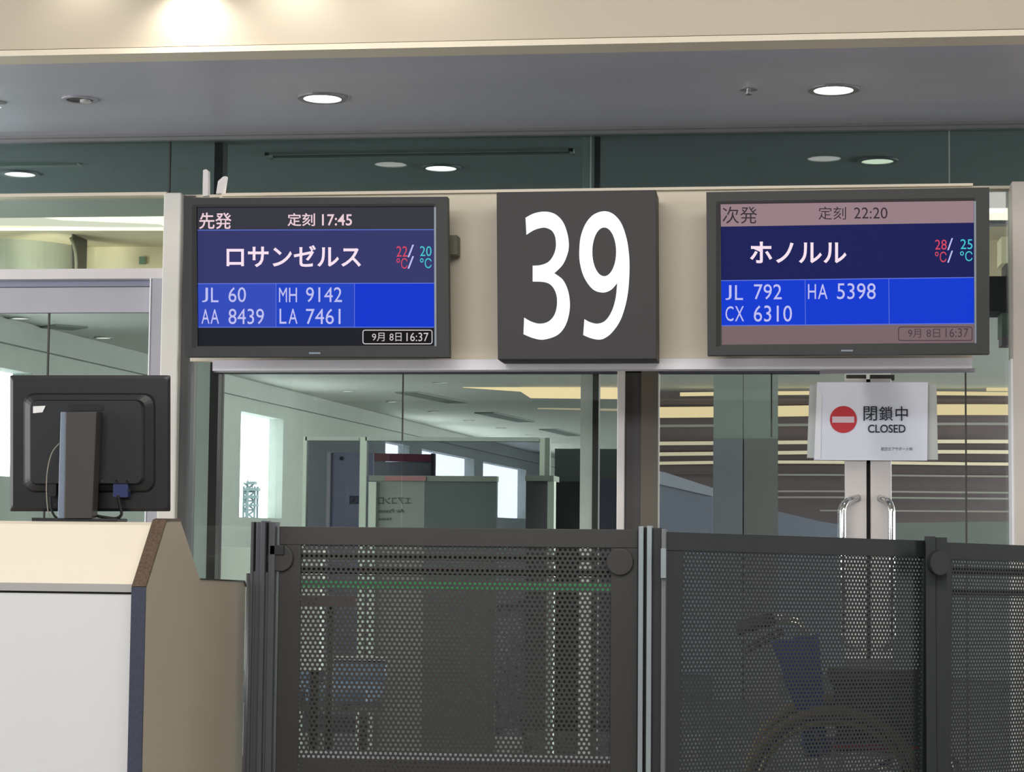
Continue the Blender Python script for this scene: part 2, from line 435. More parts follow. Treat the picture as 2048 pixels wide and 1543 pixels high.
# ================================================================== BEYOND THE GLASS: bridge head with cove, curved column, cream wall
zbh = zy(575, 12.0, 170)
struct('wall_bridge', MB().box(-9.2, xy(2300, 12), 12.0, 12.15, zbh, HC + .3), M_CREAMW)
struct('ceiling_cove', MB().box(-9.2, 9.2, 11.35, 12.0, zy(462, 11.35, 200), zy(462, 11.35, 200) + 0.2), M_CREAMW)
cv = MB()
n = 24
x0, x1 = xy(-90, 11.2), xy(331, 11.2)
M_COVE = lamp_mat('cove_glow', (1.0, 0.98, 0.86, 1), 0.95)
fr = []
for i in range(n + 1):
    px = -60 + 380 * i / n
    yt = 424 + 16 * min(1, max(0, (px + 10) / 130)) ** 1.4; yb = 446 + 3 * min(1, max(0, px / 200))
    if px > 120: yt = 440 + (px - 120) * 0.04
    fr.append((at_y(px, yt, 11.2), at_y(px, yb, 11.2)))
top = [a for a, b in fr]; bot = [b for a, b in reversed(fr)]
cv.prism([*bot[::-1], *top[::-1]], [q + Y3 * 0.1 for q in [*bot[::-1], *top[::-1]]])
tag(cv.build('cove_light', M_COVE), 'glowing curved cove light above the left glass door, beyond its transom pane', 'light')
cr = MB(); cr.prect(Plane((0, 11.15, 2)), -60, 455, 331, 461, 0, 0.06)
tag(cr.build('cove_rail', M_CREAMW), 'thin cream rail under the glowing cove above the left door', 'rail')
# curved grey-green column
cx, cy, cr_ = xy(25, 12.0), 12.0, xy(150, 11.6) - xy(25, 11.6)
cc = sgroup('column_6', (cx, cy, 0))
MB().disc(Vector((cx, cy, zbh)), X3, Y3, Z3, cr_, HC + 0.2 - zbh, 64).build('drum', mat('grey_green_cladding', srgb(150, 154, 142), 0.5, noise=0.03), cc, smooth=False)
MB().box(xy(94, 11.1) - .004, xy(94, 11.1) + .004, 11.45, 11.7, zbh, HC).build('joint', M_DARKF, cc)
pk = [at_y(px, py, 11.42) for px, py in ((141, 475), (147, 488), (151, 505), (152.5, 525), (152.5, 548))]
MB().tube(pk, 0.009, 8).build('edge_bead', mat('olive_bead', srgb(110, 108, 92), 0.6), cc, smooth=True)
spot('column_wash_light', (xy(110, 10.8), 10.8, 2.47), (xy(92, 11.6), 11.6, zy(505, 11.6)), 60, (1.0, 0.98, 0.86), 30, 0.9, 0.03)
mk = MB().prect(Plane((0, 11.98, 2)), 278, 513, 290, 528, 0, 0.01)
tag(mk.build('wall_notice', mat('teal_notice', srgb(120, 150, 130), 0.7)), 'small teal mark on the cream wall above the left door', 'notice')

# ---- the right edge strip: bits seen between the right screen and the right post
pl = Plane((0, 10.3, 2))
bx = thing('service_box', at_y(2001, 800, 10.3), 'dark service box with a lit cream panel seen between right screen and post', 'box')
MB().prect(pl, 1960, 552, 2060, 622, 0, 0.3).build('dark_casing', M_BLACK, bx)
MB().prect(pl, 2003, 473, 2060, 526, 0, 0.2).build('lit_panel', mat('lit_cream', srgb(220, 214, 178), .6, emit=srgb(220, 214, 178), estr=.35), bx)
MB().prect(pl, 1950, 440, 2018, 447, 0, 0.1).build('bar', M_ALU2, bx)
MB().prect(pl, 2012, 526, 2060, 552, .0, 0.2).build('collar', mat('grey_collar', srgb(110, 102, 102), .6), bx)
MB().prect(pl, 2004, 622, 2060, 672, -.05, 0.2).build('lower_casing', mat('grey_casing', srgb(98, 112, 104), .6), bx)
MB().prect(pl, 2004, 672, 2060, 690, .0, 0.15).build('bracket', mat('violet_grey', srgb(110, 104, 108), .6), bx)

# ---- lounge: room reflected in the glass, built solid beyond it, with downlights
ZL = 2.6
struct('ceiling_lounge', MB().prism([Vector((x, max(y, 12.15), ZL)) for x, y in FP], [Vector((x, max(y, 12.15), ZL + .1)) for x, y in FP]), M_LCEIL)
struct('wall_lounge_right', MB().box(11, 11.1, 12.1, 62, 0, ZL), M_LWALL)
struct('wall_far', MB().box(-3.75, 11, 52.2, 52.3, 0, ZL), M_WALLG)
A = at_z(480, 757, ZL); B = at_z(1050, 902, ZL)
wd = Vector((B.x - A.x, B.y - A.y, 0)); wl = wd.length; wd.normalize()
wn = Vector((wd.y, -wd.x, 0))
PW = Plane(A); PW.n = wn if wn.dot(EYE - A) > 0 else -wn; PW.o = Vector((A.x, A.y, 1.5))
def tw(px, py=950):
    q = PW(px, py); return (q - PW.o).dot(wd)
holes = [(-139, 60, PW(20, 738).z, PW(10, 952).z), (480, 565, PW(520, 829).z, PW(520, 1035).z), (770, 818, PW(794, 886).z, PW(794, 1038).z),
         (843, 948, PW(895, 907).z, PW(895, 1038).z), (966, 1052, PW(1010, 931).z, PW(1010, 1035).z)]
wb = MB(); t = -6.55; az = Z3; thick = 0.15
for (pa, pb, zt2, zs) in holes:
    ta, tb = tw(pa), tw(pb)
    wb.obox(Vector((PW.o.x, PW.o.y, 0)), wd, -PW.n, Z3, t, ta, 0, thick, 0, ZL)
    wb.obox(Vector((PW.o.x, PW.o.y, 0)), wd, -PW.n, Z3, ta, tb, 0, thick, 0, zs)
    wb.obox(Vector((PW.o.x, PW.o.y, 0)), wd, -PW.n, Z3, ta, tb, 0, thick, zt2, ZL)
    t = tb
wb.obox(Vector((PW.o.x, PW.o.y, 0)), wd, -PW.n, Z3, t, t + 16, 0, thick, 0, ZL)
struct('wall_window', wb, M_LWALL)
for i, (pa, pb, zt2, zs) in enumerate(holes):
    wnd = sgroup('window_%d' % (i + 3), PW(0.5 * (pa + pb), 980))
    ta, tb = tw(pa), tw(pb)
    MB().obox(Vector((PW.o.x, PW.o.y, 0)), wd, -PW.n, Z3, ta, tb, .06, .07, zs, zt2).build('pane', glass_mat('far_window_glass', (.97, .98, .98, 1), .02), wnd)
# dark channel on the ceiling along the window wall, and slots
mb = MB(); mb.obox(Vector((PW.o.x, PW.o.y, 0)), wd, PW.n, Z3, -6.5, 33, 0, .05, ZL - 0.17, ZL - .001)
struct('trim_6', mb, M_LBAND)
for i, (pa, ya, pb, yb) in enumerate(((812, 783, 915, 804), (968, 824, 1052, 842), (1095, 857, 1150, 870), (95, 650, 160, 655))):
    a, b = at_z(pa, ya, ZL), at_z(pb, yb, ZL); d = (b - a).normalized(); w = Vector((-d.y, d.x, 0))
    mb = MB(); mb.obox(a, d, w, Z3, 0, (b - a).length, -0.12, 0.12, -0.012, -0.0005)
    tag(mb.build('air_slot', mat('dark_slot', srgb(118, 126, 122), .7)),
        ['dark air slot in the lounge ceiling, left of the yellow strip light', 'dark air slot in the lounge ceiling above the white framed partition',
         'dark air slot in the lounge ceiling farthest right, near the pale pillar', 'dark air slot in the lounge ceiling above the monitor'][i], 'vent', 'air slots in the lounge ceiling')
def downlight(P, r, lit, label, group, name='downlight', up=None, m=None, spotp=0):
    t_ = thing(name, P, label, 'ceiling light', group)
    MB().ring(Vector(P), X3, Y3, -Z3, r * 0.86, r * 1.12, 0.008, 32).build('rim', M_HEADF if not m else M_LBAND, t_)
    MB().disc(Vector(P) + Z3 * 0.0, X3, Y3, -Z3, r * 0.87, 0.004, 32).build('lens', lit, t_)
    if spotp:
        spot('lamp_in_downlight', (P[0], P[1], P[2] - 0.02), (P[0], P[1], 0), spotp, (1.0, 0.95, 0.86), 120, 0.6, r * .8)
    return t_
ordn = ['leftmost', 'second from left', 'third from left', 'fourth from left', 'fifth from left', 'sixth from left', 'seventh from left', 'eighth from left', 'ninth from left']
row = [(695, 781), (785, 802), (868, 822), (938, 840), (1002, 855), (1060, 869), (1112, 885), (1156, 896), (1204, 909)]
far = [(40, 635, 'small downlight in the lounge ceiling above the monitor, nearer the left picture edge'),
       (207, 674, 'small downlight in the lounge ceiling above the monitor, nearer the pale post'),
       (880, 765, 'small lone downlight in the lounge ceiling, just right of the glass joint')] + \
      [(x, y, 'small downlight in the long lounge row behind the middle glass, %s' % w) for (x, y), w in zip(row, ordn)]
for i, (px, py, lab) in enumerate(far):
    q = at_z(px, py, ZL)
    downlight((q.x, q.y, ZL - 0.001), 0.065, M_LIGHT2 if i != 2 else lamp_mat('dim_downlight', (0.9, 1, 0.88, 1), 0.55), lab, 'downlights in the lounge ceiling', m=1)

# ---- near downlights, sprinklers and slot diffuser
for px, py, lab in ((645, 194, 'lit round downlight in the grey ceiling above the left flight screen'),
                    (1667, 177, 'lit round downlight in the grey ceiling above the right flight screen')):
    q = at_z(px, py, HC); downlight((q.x, q.y, HC - 0.001), 0.088, M_LIGHT, lab, None, spotp=22)
q = at_z(160, 198, HC)
t_ = thing('downlight', (q.x, q.y, HC), 'unlit round downlight in the grey ceiling at the left', 'ceiling light')
MB().ring(q, X3, Y3, -Z3, 0.055, 0.072, 0.006, 32).build('rim', M_ALU2, t_)
MB().disc(q, X3, Y3, -Z3, 0.055, 0.002, 24).build('recess', mat('recess_dark', srgb(70, 68, 70), .6), t_)
MB().disc(q + Vector((0.02, .01, -0.001)), X3, Y3, -Z3, 0.022, 0.012, 16).build('reflector', M_ALU, t_)
for px, py, lab in ((1497, 178, 'small sprinkler head in the grey ceiling left of the lit right downlight'), (-4, 204, 'small sprinkler head cut by the left picture edge')):
    q = at_z(px, py, HC)
    t_ = thing('sprinkler', q, lab, 'sprinkler')
    MB().disc(q, X3, Y3, -Z3, 0.035, 0.004, 20).build('plate', M_HEADF, t_)
    MB().tube([q, q - Z3 * 0.02], 0.008, 8).build('stem', M_CHROME, t_)
    MB().disc(q - Z3 * 0.02, X3, Y3, -Z3, 0.014, 0.002, 12).build('deflector', M_CHROME, t_)
for px, py, lab, mm, mp in ((882, 334, 'lit round downlight beyond the green glass, between the left screen and number sign', M_LIGHT, 6),
                    (1755, 320, 'pale yellow round downlight beyond the green glass above the right screen', lamp_mat('yellow_glow', (1, 0.98, 0.75, 1), 1.9), 3),
                    (40, 346, 'lit round downlight beyond the green glass at the left picture edge', M_LIGHT, 6)):
    q = at_z(px, py, HC); downlight((q.x, q.y, HC - 0.001), 0.085, mm, lab, None, spotp=mp)
sl = thing('slot_diffuser', at_z(840, 306, HC), 'long narrow slot diffuser in the ceiling beyond the green upper glass', 'vent')
a, b = at_z(535, 309, HC), at_z(1148, 300, HC); ym = (a.y + b.y) / 2
mb = MB(); mb.box(a.x, b.x, ym - 0.05, ym - 0.035, HC - 0.012, HC).box(a.x, b.x, ym + 0.035, ym + 0.05, HC - 0.012, HC).box(a.x, a.x + .02, ym - 0.05, ym + 0.05, HC - 0.012, HC).box(b.x - .02, b.x, ym - 0.05, ym + 0.05, HC - 0.012, HC)
mb.build('frame', mat('slot_frame', srgb(165, 172, 165), .5), sl)
MB().box(a.x + .02, b.x - .02, ym - 0.035, ym + 0.035, HC - 0.003, HC).build('slot', M_DARKF, sl)
q0 = at_z(-60, 328, HC); q1 = at_z(158, 327, HC)
tag(MB().box(q0.x, q1.x, q1.y - .03, q1.y + .03, HC - .012, HC).build('slot_diffuser', MATS['slot_frame']), 'pale slot diffuser beyond the green glass at the upper left', 'vent')

# ---- reflections of ceiling lights in the glass, modelled as glowing strips beyond it
YS = 19.8
ps = Plane((0, YS, 2)); ps2 = Plane((0, YS + .3, 2))
M_STRIP = lamp_mat('warm_strip', srgb(240, 218, 168), 1.35)  # glow stands for ceiling lights reflected in the glass
M_STRIP2 = lamp_mat('dim_warm_strip', srgb(190, 178, 150), 1.0)
def strip(name, pts_top, pts_bot, m, lab, cat='light', Y=YS):
    mb = MB(); P_ = Plane((0, Y, 2))
    f = [P_(x, y) for x, y in pts_bot] + [P_(x, y) for x, y in reversed(pts_top)]
    mb.prism(f, [q + Y3 * 0.06 for q in f])
    return tag(mb.build(name, m), lab, cat)
strip('strip_light', [(925, 771), (1245, 775)], [(925, 774), (1040, 782), (1060, 795), (1245, 797)], M_STRIP, 'wide warm yellow strip light hanging left of the white mullion, upper one')
strip('strip_light', [(1075, 815), (1245, 817)], [(1075, 817), (1245, 821)], M_STRIP2, 'thin pale strip light left of the white mullion, under the wide yellow one')
struct('wall_louvre', MB().box(xy(1252, YS + .5), xy(2300, YS + .5), YS + 0.5, YS + 0.6, 0, ZL), mat('brown_grey_wall', srgb(98, 88, 90), .7, noise=.05))  # backdrop for the reflected strips
refl_root = thing('louvred_screen', (xy(1680, YS), YS, 0), 'louvred screen of warm lit slats beyond the closed glass double door', 'screen')
M_REFL = mat('slat_lit', srgb(205, 192, 165), .5, emit=srgb(205, 192, 165), estr=.45)  # reflected light put into the colour and glow
M_REFL2 = mat('slat_dim', srgb(140, 138, 130), .5, emit=srgb(130, 128, 120), estr=.18)
def wavy(y, h, amp, ph, m, x0=1255, x1=2060, thick=.05, nm='slat'):
    mb = MB(); N = 28; f0 = []; f1 = []
    for i in range(N + 1):
        px = x0 + (x1 - x0) * i / N
        yy = y + amp * math.sin((px - 1318) / 190 + ph) - (px - 1700) * 0.003
        f0.append(ps(px, yy - h / 2)); f1.append(ps(px, yy + h / 2))
    vs = []; fs = []
    for a, b in zip(f0, f1): vs += [a, b, b + Y3 * thick, a + Y3 * thick]
    for i in range(N):
        for q in range(4):
            fs.append((4 * i + q, 4 * i + (q + 1) % 4, 4 * i + 4 + (q + 1) % 4, 4 * i + 4 + q))
    fs += [(3, 2, 1, 0), (4 * N, 4 * N + 1, 4 * N + 2, 4 * N + 3)]
    mb.add(vs, fs); return mb.build(nm, m, refl_root)
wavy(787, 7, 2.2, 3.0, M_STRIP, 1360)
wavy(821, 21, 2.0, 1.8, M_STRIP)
wavy(849, 5, 1.2, 1.8, M_REFL2)
wavy(884, 7, 1.2, 2.0, M_REFL); wavy(905, 7, 1.8, 2.2, M_REFL); wavy(926, 6, 3.0, 3.6, M_REFL)
wavy(951, 3.5, 2.5, 3.6, M_REFL2, 1556); wavy(984, 3.5, 2.5, 3.4, M_REFL2, 1556); wavy(996, 3.5, 2.5, 3.4, M_REFL2, 1556); wavy(1022, 3, 2, 3.4, M_REFL2, 1640)
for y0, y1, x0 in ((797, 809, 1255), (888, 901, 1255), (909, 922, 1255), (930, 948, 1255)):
    mb = MB(); mb.prect(ps2, x0, y0, 2060, y1, 0.1, .05); mb.build('shadow_slat', mat('dark_slat', srgb(84, 74, 76), .6), refl_root)  # dark bands between the reflected lights
strip('strip_light', [(2010, 757), (2060, 757)], [(2010, 768), (2060, 768)], M_STRIP, 'short warm strip light beside the right post, upper step')
strip('strip_light', [(1974, 768), (2060, 768)], [(1974, 781), (2060, 781)], M_STRIP, 'short warm strip light beside the right post, lower step')
# smoky half partition behind the doors; its sloping pale band is a ceiling reflection
pp = Plane((0, 17.5, 1.3))
sp = thing('low_partition', (xy(1650, 17.5), 17.5, 0), 'low blue-grey partition with a sloping pale top rail beyond the double door', 'partition')
def yfloor(px, Y):  # picture y of the floor at px on plane Y
    lo, hi = 900, 4000
    for _ in range(40):
        m_ = (lo + hi) / 2
        if at_y(px, m_, Y).z > 0: lo = m_
        else: hi = m_
    return (lo + hi) / 2
M_BLUEG = mat('blue_grey_partition', srgb(122, 128, 142), .6, noise=.06, nscale=1.2)
MB().ppoly(pp, [(1255, yfloor(1255, 17.5) - 2), (1425, yfloor(1425, 17.5) - 2), (1425, 992), (1320, 968), (1255, 955)], 0, .05).build('panel', M_BLUEG, sp)
MB().ppoly(pp, [(1255, 955), (1320, 968), (1425, 992), (1425, 975), (1330, 944), (1255, 930)], 0.02, .07).build('top_rail', mat('blue_grey_rail', srgb(158, 164, 174), .6), sp)  # pale diagonal is a ceiling reflection given as geometry
MB().ppoly(pp, [(1556, yfloor(1556, 17.5) - 2), (1690, yfloor(1690, 17.5) - 2), (1690, 1050), (1640, 1042), (1556, 1022)], 0, .05).build('panel', M_BLUEG, sp)
MB().ppoly(pp, [(1784, yfloor(1784, 17.5) - 2), (2040, yfloor(2040, 17.5) - 2), (2040, 1042), (1784, 1045)], 0, .05).build('panel', mat('grey_green_partition', srgb(118, 124, 120), .6, noise=.05), sp)
# pillar; the colour change stands for a reflection edge in the glass
yp = 15.0
tp = thing('square_pillar', (xy(1492, yp), yp, 0), 'two-tone grey pillar beyond the double door, darker below', 'pillar')
zm = zy(877, yp, 1490)
MB().box(xy(1427, yp), xy(1486, yp), yp, yp + .5, zm, ZL).build('upper_panel', mat('upper_green_grey', srgb(142, 154, 147), .6, noise=.03), tp)
MB().box(xy(1487, yp), xy(1556, yp), yp, yp + .5, zm, ZL).build('upper_panel', MATS['upper_green_grey'], tp)
MB().box(xy(1427, yp), xy(1486, yp), yp - .02, yp + .5, 0, zm).build('lower_panel', mat('lower_blue_grey', srgb(122, 128, 135), .6, noise=.05, nscale=2), tp)
MB().box(xy(1488, yp), xy(1556, yp), yp - .02, yp + .5, 0, zm).build('lower_panel', mat('lower_grey', srgb(120, 120, 119), .6, noise=.05, nscale=2), tp)

# ---- inner glass partition with pale green frame
YI = 11.0
ip = thing('glass_partition', (xy(850, YI), YI, 0), 'inner smoked glass partition with pale green frame behind the middle glass', 'partition')
M_PFRAME = mat('pale_green_frame', srgb(215, 228, 212), .4, noise=.02)
zt0, zt1 = zy(881, YI, 780), zy(873, YI, 780)
for a, b, m in ((605, 612, M_PFRAME), (719, 732, M_PFRAME), (1079, 1089, M_PFRAME), (1089, 1099, mat('grey_green_frame', srgb(140, 150, 142), .5))):
    MB().box(xy(a, YI, 970), xy(b, YI, 970), YI, YI + .06, 0, zt1 - .002).build('post', m, ip)
MB().box(xy(612, YI), xy(719, YI), YI, YI + .06, zt0, zt1).build('top_rail', MATS['pale_green_post'], ip)
MB().box(xy(732, YI), xy(1079, YI), YI, YI + .06, zt0, zt1).build('top_rail', MATS['pale_green_post'], ip)
MB().box(xy(612, YI), xy(719, YI), YI + .02, YI + .03, .1, zt0).build('pane', M_GLASSI, ip)
MB().box(xy(732, YI), xy(1079, YI), YI + .02, YI + .03, .1, zt0).build('pane', M_GLASSI, ip)
# boards and cabinets behind; mirrored boards are reflections built as solid panels
def floorbox(px0, px1, ytop, Y, d, m, nm, par=None, z0=0.0):
    pm = (px0 + px1) / 2
    return MB().box(xy(px0, Y, 980), xy(px1, Y, 980), Y, Y + d, z0, zy(ytop, Y, pm)).build(nm, m, par)
M_INK = mat('dark_ink', srgb(60, 64, 68), .8)
t_ = thing('notice_board', (xy(700, 13.0), 13.0, 0), 'tall grey notice board with mirrored lettering behind the smoked glass', 'sign')
floorbox(660, 745, 905, 13.0, .04, mat('board_grey', srgb(150, 156, 168), .6, noise=.02), 'board', t_)
floorbox(653, 660, 903, 12.98, .06, M_ALU, 'side_post', t_)
for ch, bx_ in (('国', (699, 991, 717, 1008)), ('●', (679, 912, 687, 920))):
    lt = MB(); text_into(lt, ch, bx_, lambda x, y: Plane((0, 12.995, 1))(x, y), .02, True); lt.build('lettering', M_INK, t_)
t_ = thing('notice_board', (xy(780, 13.6), 13.6, 0), 'grey board with a dark red top band behind the smoked glass', 'sign')
floorbox(700, 862, 923, 13.6, .04, mat('board_grey2', srgb(150, 156, 156), .6), 'board', t_)
mb = MB(); mb.ppoly(Plane((0, 13.58, 1)), [(708, 921), (862, 923), (862, 908), (699, 905)], 0, .06); mb.build('red_band', mat('dark_red_band', srgb(140, 72, 84), .6), t_)
floorbox(861, 867, 906, 13.57, .08, M_DARKF, 'side_post', t_)
YC = 10.4
t_ = thing('reception_board', (xy(865, YC), YC, 0), 'wide grey standing board with mirrored lettering, in front of the smoked glass', 'sign')
floorbox(752, 849, 960, YC, .05, mat('board_olive', srgb(150, 156, 148), .6, noise=.02), 'left_panel', t_)
floorbox(849, 993, 960, YC, .05, mat('board_dark', srgb(100, 112, 110), .6, noise=.03), 'right_panel', t_)
MB().box(xy(738, YC, 980), xy(994, YC, 980), YC - .01, YC + .06, zy(962, YC, 865), zy(951, YC, 865)).build('top_rail', mat('grey_green_rail', srgb(140, 148, 138), .6), t_)
MB().box(xy(770, YC, 980), xy(852, YC, 980), YC - .016, YC - .01, zy(961, YC, 810), zy(952, YC, 810)).build('pink_strip', mat('dusty_pink', srgb(178, 128, 130), .6), t_)
floorbox(737, 752, 963, YC - .02, .05, M_PFRAME, 'side_post', t_)
mf = lambda x, y: Plane((0, YC - .003, 1))(x, y)
for ch, bx_ in (('エアコン口', (757, 994, 821, 1008)), ('Air Passes', (757, 1017, 808, 1025)), ('Notice', (757, 1034, 782, 1040))):
    lt = MB(); text_into(lt, ch, bx_, mf, .01, True); lt.build('lettering', mat('faded_ink', srgb(84, 90, 86), .8), t_)
t_ = thing('cabinet', (xy(1080, 10.6), 10.6, 0), 'grey cabinet with pale right post, right of the far window', 'cabinet')
floorbox(1052, 1095, 952, 10.6, .2, mat('cab_grey', srgb(104, 102, 106), .6), 'body', t_)
floorbox(1095, 1108, 962, 10.55, .1, M_PFRAME, 'side_post', t_)
MB().box(xy(1052, 10.55), xy(1109, 10.55), 10.54, 10.82, zy(962, 10.6, 1080), zy(951, 10.6, 1080)).build('top', MATS['grey_green_rail'], t_)
t_ = thing('dark_cabinet', (xy(1135, 10.9), 10.9, 0), 'black cabinet standing just left of the pale pillar, behind the middle glass', 'cabinet')
floorbox(1109, 1162, 962, 10.9, .5, mat('near_black', srgb(30, 34, 32), .6), 'body', t_)
floorbox(1109, 1240, 897, 11.6, .4, mat('dark_green_grey', srgb(52, 60, 56), .6), 'rear_panel', t_)
tag(floorbox(1199, 1240, 958, 10.2, .3, mat('navy_cabinet', srgb(58, 62, 78), .6), 'cabinet'), 'navy cabinet between the pale pillar and white mullion', 'cabinet')
# low pale wall at the foot of the middle glass, left
lw = thing('low_panel', (xy(513, 9.3, 1200), 9.35, 0), 'low pale green panel behind the left end of middle glass', 'panel')
MB().box(xy(386, 9.3, 1200), xy(640, 9.3, 1200), 9.3, 9.4, zy(1340, 9.3, 500), zy(1095, 9.3, 500)).build('board', M_PALEG, lw)
for px in (392, 632): MB().box(xy(px, 9.34, 1200) - .02, xy(px, 9.34, 1200) + .02, 9.33, 9.37, 0, zy(1340, 9.3, 500) + .005).build('leg', M_DARKF, lw)
# pale blue bench: reflected chairs built as solid seats behind the glass
M_BLUEV = mat('pale_blue_vinyl', srgb(120, 140, 168), .35, noise=.04)
y = 9.75; xc0 = xy(628, y, 1350)
t_ = thing('waiting_bench', (xc0, y, 0), 'pale blue two-seat waiting bench behind the left perforated panel', 'bench')
for x in (xc0 - .16, xc0 + .16):
    MB().box(x - .15, x + .15, y - .25, y + .2, .38, .46).build('seat', M_BLUEV, t_, bevel=.02)
    o = Vector((x, y + .2, .46)); az = Vector((0, .18, .98)).normalized(); ay = Vector((0, .98, -.18))
    MB().obox(o, X3, ay, az, -.15, .15, 0, .07, 0, .10).build('backrest', M_BLUEV, t_, bevel=.02)
    MB().obox(o, X3, ay, az, -.15, .15, -.01, .08, .10, .12).build('top_rail', M_ALU, t_)  # pale strip stands for the highlight on the backrest edge
MB().box(xc0 - .33, xc0 + .33, y - .04, y + .02, .33, .38).build('beam', M_CHROME, t_)
for sx in (-.25, .25):
    MB().box(xc0 + sx - .02, xc0 + sx + .02, y - .2, y + .2, 0.0, .03).build('foot', M_CHROME, t_)
    MB().box(xc0 + sx - .02, xc0 + sx + .02, y - .03, y + .01, .03, .33).build('leg', M_CHROME, t_)
# pole sign
t_ = thing('pole_stand', (xy(660, 9.05), 9.05, 0), 'dark pole stand with brown top plate behind the left perforated panel', 'stand')
MB().disc(Vector((xy(660, 9.05, 1300), 9.05, 0)), X3, Y3, Z3, .16, .02, 28).build('base', M_DARKF, t_)
MB().tube([Vector((xy(660, 9.05, 1300), 9.05, .02)), Vector((xy(660, 9.05, 1300), 9.05, zy(1190, 9.05, 660)))], .02, 12).build('pole', M_DARKF, t_, smooth=True)
MB().box(xy(600, 9.05, 1200), xy(716, 9.05, 1200), 9.0, 9.03, zy(1212, 9.05, 660), zy(1190, 9.05, 660)).build('top_plate', mat('rust_plate', srgb(110, 72, 64), .6), t_)
# green belt
gb = thing('belt_barrier', (xy(820, 8.1, 1165), 8.1, 0), 'green retractable belt stretched in front of the middle glass', 'barrier')
MB().box(xy(505, 8.1, 1165), xy(1238, 8.1, 1165), 8.095, 8.1, zy(1176, 8.1, 820), zy(1160, 8.1, 820)).build('belt', mat('green_belt', srgb(36, 128, 72), .4, noise=.08), gb)
for px in (507, 1238):
    X_ = xy(px, 8.1, 1165)
    MB().tube([Vector((X_, 8.1, 0.02)), Vector((X_, 8.1, zy(1150, 8.1, 820)))], .03, 14).build('post', M_DARKF, gb, smooth=True)
    MB().disc(Vector((X_, 8.1, 0)), X3, Y3, Z3, .16, .02, 28).build('base', M_DARKF, gb)
# outside: apron and antenna tower
struct('ground', MB().box(-260, 160, 70, 420, -8.2, -8), mat('apron', srgb(150, 155, 155), .8, noise=.05, nscale=.1))
YT = 120.0
M_STEEL = mat('grey_steel', srgb(84, 100, 100), .6)
tt = thing('lattice_tower', (xy(502, YT), YT, -8), 'distant lattice antenna tower seen through the narrow far window', 'tower')
x0, x1 = xy(491, YT), xy(513, YT); zt_ = zy(962, YT, 502)
mb = MB()
for X_ in (x0, x1):
    for Y_ in (YT, YT + (x1 - x0)): mb.tube([Vector((X_, Y_, -8)), Vector((X_, Y_, zt_ - .3))], .07, 6)
mb.build('legs', M_STEEL, tt)
mb = MB(); z = -8.0; h = (x1 - x0) * .8; k = 0
while z + h < zt_:
    mb.tube([Vector((x0, YT, z)), Vector((x1, YT, z + h))], .06, 5); mb.tube([Vector((x1, YT, z)), Vector((x0, YT, z + h))], .06, 5)
    mb.tube([Vector((x0, YT, z)), Vector((x1, YT, z))], .06, 5); z += h
mb.build('bracing', M_STEEL, tt)
for (pa, ya, pb, yb) in ((487, 975, 517, 981), (488, 990, 514, 996), (492, 962, 510, 968), (485, 1008, 514, 1012)):
    MB().prect(Plane((0, YT - .2, 1)), pa, ya, pb, yb, 0, .5).build('platform', M_STEEL, tt)
MB().tube([Vector((xy(497, YT), YT + .2, zt_ - .5)), Vector((xy(497, YT), YT + .2, zt_ + .12))], .04, 6).build('mast', M_STEEL, tt)
MB().tube([Vector((xy(506, YT), YT + .2, zt_ - .5)), Vector((xy(506, YT), YT + .2, zt_))], .04, 6).build('mast', M_STEEL, tt)
tag(MB().tube([Vector((xy(516, YT), YT - 2, -8)), Vector((xy(516, YT), YT - 2, zy(979, YT)))], [.1, .07], 8).build('mast', M_STEEL), 'slim distant mast right of the lattice tower', 'mast')

# ================================================================== SIGN PANEL AND SCREENS
YP = 7.75
PP = Plane(at_y(1180, 560, YP), 0, 0)
pnl = thing('sign_panel', PP(1180, 560), 'long cream backing panel behind the flight screens and number sign', 'panel')
M_PANEL = mat('cream_panel', srgb(222, 212, 192), .5, noise=.02, nscale=2)
MB().ppoly(PP, [(380, 722), (1945, 716), (1945, 370), (443, 391), (436, 398), (380, 399)], 0, .05).build('board', M_PANEL, pnl)
MB().ppoly(PP, [(425, 741), (1944, 736), (1944, 715), (425, 720)], .035, .09).build('bottom_rail', mat('white_satin_rail', srgb(240, 236, 242), .4, noise=.02), pnl)
MB().ppoly(PP, [(443, 392), (1946, 371), (1946, 366), (443, 386)], .02, .07).build('top_rail', M_BEAMLIP, pnl)
MB().ppoly(PP, [(1640, 746), (1950, 743), (1950, 736), (1640, 737)], -.04, .03).build('light_shelf', mat('lilac_grey', srgb(160, 158, 170), .5), pnl)
# hanger plates above the left end
MB().ppoly(PP, [(405, 392), (416, 391), (416, 341), (412, 338), (406, 340)], .0, .03).build('hanger_plate', M_ALU, pnl)
MB().ppoly(PP, [(432, 387), (447, 386), (452, 352), (446, 353), (436, 362)], .0, .03).build('hanger_plate', M_ALU, pnl)
# stand-off brackets back to the posts of the glass wall
for px in (434, 1190, 1745):
    q = PP(px, 560, -.05)
    MB().box(q.x - .03, q.x + .03, q.y, YG + .02, q.z - .1, q.z + .1).build('wall_bracket', M_HEADF, pnl)

